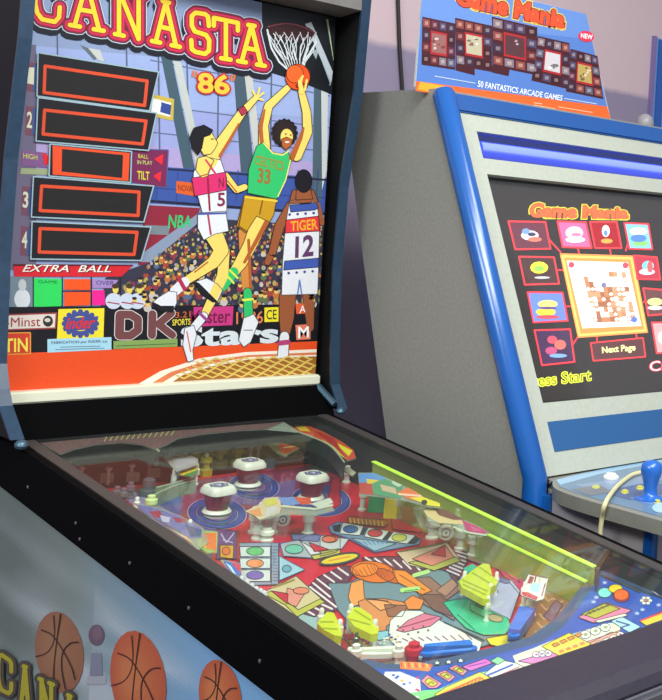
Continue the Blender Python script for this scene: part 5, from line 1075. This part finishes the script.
# cream tube hanging from the panel
hang = KC.px(606, 504)
Kh = Plane((hang.x-.012, 0, 0), (0, 1, 0), (0, 0, 1))
pts = [KC.px(x, y, .006) for x, y in Q(643, 472, 632, 475, 622, 482, 614, 490)] + [Kh.px(x, y) for x, y in Q(605.5, 503, 602, 518, 600, 539, 600, 575)]
bm = bmesh.new(); tube(bm, smoothpts(pts, 6), .0042, 10)
tag(bm_obj('cable', bm, mat('cream cable', (214, 206, 158), .45), None, True), 'cream coloured thin cable curving over the arcade control panel beside the blue joystick', 'cable')
# small fitting on top right
KT = Plane((0, pT.y+.01, 0), (1, 0, 0), (0, 0, 1)); c = KT.px(657, 122)
bm = bmesh.new(); lathe(bm, (c.x, pT.y+.05, prof[0][1]-.001), (0, 0, 1), [(.02, 0), (.022, .012), (.017, .026), (.007, .033)], 20)
tag(bm_obj('bell', bm, mat('grey bell', (140, 136, 140), .4), None, True), 'small rounded grey knob standing on the right end of the arcade cabinet top', 'knob')
# ---- poster board
py = pT.y+.035
PP = Plane((0, py, 0), (1, 0, 0), (0, 0, 1))
if PP.n.y > 0: PP.n = -PP.n
zb = prof[0][1]
A_ = PP.px(415, 91); B_ = PP.px(611, 119); T1 = PP.px(421, -4); T2 = PP.px(588, 14)
zt = max(T1.z, T2.z)+.02; t2x = T2.x - (zt-T2.z)*(B_.x-T2.x)/(T2.z-B_.z)
T2 = PP.px(586, 14); T1b = PP.px(424, -26)
bm = bmesh.new(); pl = [(A_.x, py, zb), (B_.x, py, zb), (T2.x, py, T2.z), (T1b.x, py, T1b.z)]; prism(bm, pl, (0, .006, 0))
ps = bm_obj('advertising_board', bm, mat('board card', (200, 200, 196), .6)); tag(ps, 'blue and orange advertising board with rows of small game pictures standing on the arcade cabinet', 'advertising board')
a = Art(PP, .0005); z8 = Z(420, 0, 3.484); 
def clamp_board(x, y): return x, y
a.poly(Q(424, -25, 586, 14, 610, 119, 415.5, 91), (88, 126, 196), 0)
a.poly(Q(424, -25, 586, 14, 592, 40, 420, 20), (104, 140, 204), 1); a.poly(Q(416, 81, 607, 106.5, 610.5, 118.5, 415.5, 91), (232, 104, 48), 1)
a.poly(z8(0, 285, 90, 300, 60, 325, -10, 312), (236, 170, 50), 2)
tt = Q(458, -14, 565, 12, 563, 28, 456, 4)
a.text('Game Mania', tt, (222, 196, 90), 2, .13); a.text('Game Mania', tt, (130, 40, 40), 3, .085); a.text('Game Mania', tt, (226, 84, 50), 4, .05)
rp = random.Random(5)
def panelgrid(q_, big, nc=4, nr=4):
    a.poly(q_, (74, 32, 40), 3)
    L = lambda u_, v_: (q_[0][0]+(q_[1][0]-q_[0][0])*u_+((q_[3][0]-q_[0][0])*(1-u_)+(q_[2][0]-q_[1][0])*u_)*v_, q_[0][1]+(q_[1][1]-q_[0][1])*u_+((q_[3][1]-q_[0][1])*(1-u_)+(q_[2][1]-q_[1][1])*u_)*v_)
    for i in range(nc):
        for j in range(nr):
            if i in (1, 2) and j in (1, 2): continue
            c = mixc((64, 30, 38), rp.choice([(150, 60, 60), (190, 190, 200), (90, 100, 150), (130, 60, 90), (206, 110, 90), (60, 60, 90), (120, 150, 180), (60, 30, 40)]), .55)
            m_ = .09; a.poly([L((i+m_)/nc, (j+.15)/nr), L((i+1-m_)/nc, (j+.15)/nr), L((i+1-m_)/nc, (j+.8)/nr), L((i+m_)/nc, (j+.8)/nr)], c, 4)
            a.poly([L((i+.3)/nc, (j+.35)/nr), L((i+.7)/nc, (j+.3)/nr), L((i+.7)/nc, (j+.6)/nr), L((i+.3)/nc, (j+.65)/nr)], mixc(c, (240, 220, 200), .4), 5)
    a.poly([L(1.0/nc, 1.02/nr), L(3.0/nc, 1.02/nr), L(3.0/nc, 3.0/nr), L(1.0/nc, 3.0/nr)], (176, 44, 48), 6); a.poly([L(1.15/nc, 1.2/nr), L(2.85/nc, 1.2/nr), L(2.85/nc, 2.8/nr), L(1.15/nc, 2.8/nr)], big, 7)
    for k in range(7):
        u_, v_ = rp.uniform(1.3, 2.6)/nc, rp.uniform(1.4, 2.6)/nr; x, y = L(u_, v_); a.ell(x, y, rp.uniform(1, 2.6), rp.uniform(.8, 1.8), mixc(big, rp.choice([(240, 240, 240), (120, 40, 40), (60, 60, 60)]), .6), 8, n=6)
    return
panelgrid(z8(8, 58, 122, 82, 122, 243, 5, 225), (150, 100, 96)); panelgrid(z8(122, 62, 250, 90, 250, 250, 125, 228), (190, 180, 150)); a.poly(z8(124, 226, 190, 240, 190, 262, 124, 245), (74, 32, 40), 3)
panelgrid(z8(250, 58, 408, 95, 408, 262, 252, 230), (90, 54, 60)); a.poly(z8(250, 228, 312, 242, 308, 265, 250, 252), (74, 32, 40), 3)
panelgrid(z8(410, 125, 520, 150, 524, 312, 388, 280), (206, 200, 200)); panelgrid(z8(524, 170, 618, 195, 638, 345, 508, 318), (186, 160, 90))
a.text('50 FANTASTICS ARCADE GAMES', z8(202, 281, 497, 333, 494, 351, 200, 302), (236, 240, 244), 4, .02)
a.line(z8(50, 265, 192, 290), .8, (200, 214, 232), 4); a.line(z8(502, 343, 615, 362), .8, (200, 214, 232), 4)
a.ell(*z8(578, 127)[0], 8, 5.6, (216, 60, 84), 4, ang=10); a.text('NEW', z8(560, 115, 600, 122, 600, 138, 560, 131), (244, 236, 236), 5, .03)
a.line(z8(395, 358, 425, 362), .9, (240, 190, 150), 4); a.line(z8(480, 372, 600, 392), .8, (240, 190, 150), 4); a.line(z8(395, 366, 470, 379), .7, (240, 190, 150), 4)
a.build('poster_print', print_mat('poster print', .35, spec=.4, grain=.04), ps)
# wall cable and the blue panel at the far right
c0_, c1_ = PW.px(394.5, -6), PW.px(401.5, 100); bm = bmesh.new()
tube(bm, [(c0_.x, WY-.007, c0_.z+.05), (c0_.x+(c1_.x-c0_.x)*.5, WY-.007, (c0_.z+c1_.z)/2), (c1_.x, WY-.007, c1_.z), (c1_.x+.05, WY-.007, .05)], .0055, 8)
tag(bm_obj('wall_cable', bm, mat('black cable', (34, 28, 30), .6), None, True), 'black cable hanging down the wall between the pinball backbox and the advertising board', 'cable')
f0 = PW.px(652, 36); f1 = PW.px(656, 130)
bp = thing('wall_frame', 'tall lilac and blue edged panel on the wall behind the right end of the arcade cabinet', 'wall panel', (f0.x+.2, WY, f1.z))
bm = bmesh.new(); box(bm, (f0.x+.009, WY-.012, f1.z-.3), (f0.x+.5, WY-.002, f0.z-.004)); bm_obj('panel', bm, mat('light blue panel', (120, 150, 200), .5), bp)
bm = bmesh.new(); box(bm, (f0.x, WY-.016, f1.z-.3), (f0.x+.010, WY, f0.z)); bm_obj('frame_edge', bm, mat('lilac edge', (128, 112, 164), .5), bp)
bm = bmesh.new(); box(bm, (f0.x+.022, WY-.018, f1.z-.3), (f0.x+.055, WY-.012, f0.z-.01)); bm_obj('blue_strip', bm, mat('blue strip', (44, 96, 176), .4), bp)
bpy.context.view_layer.update()
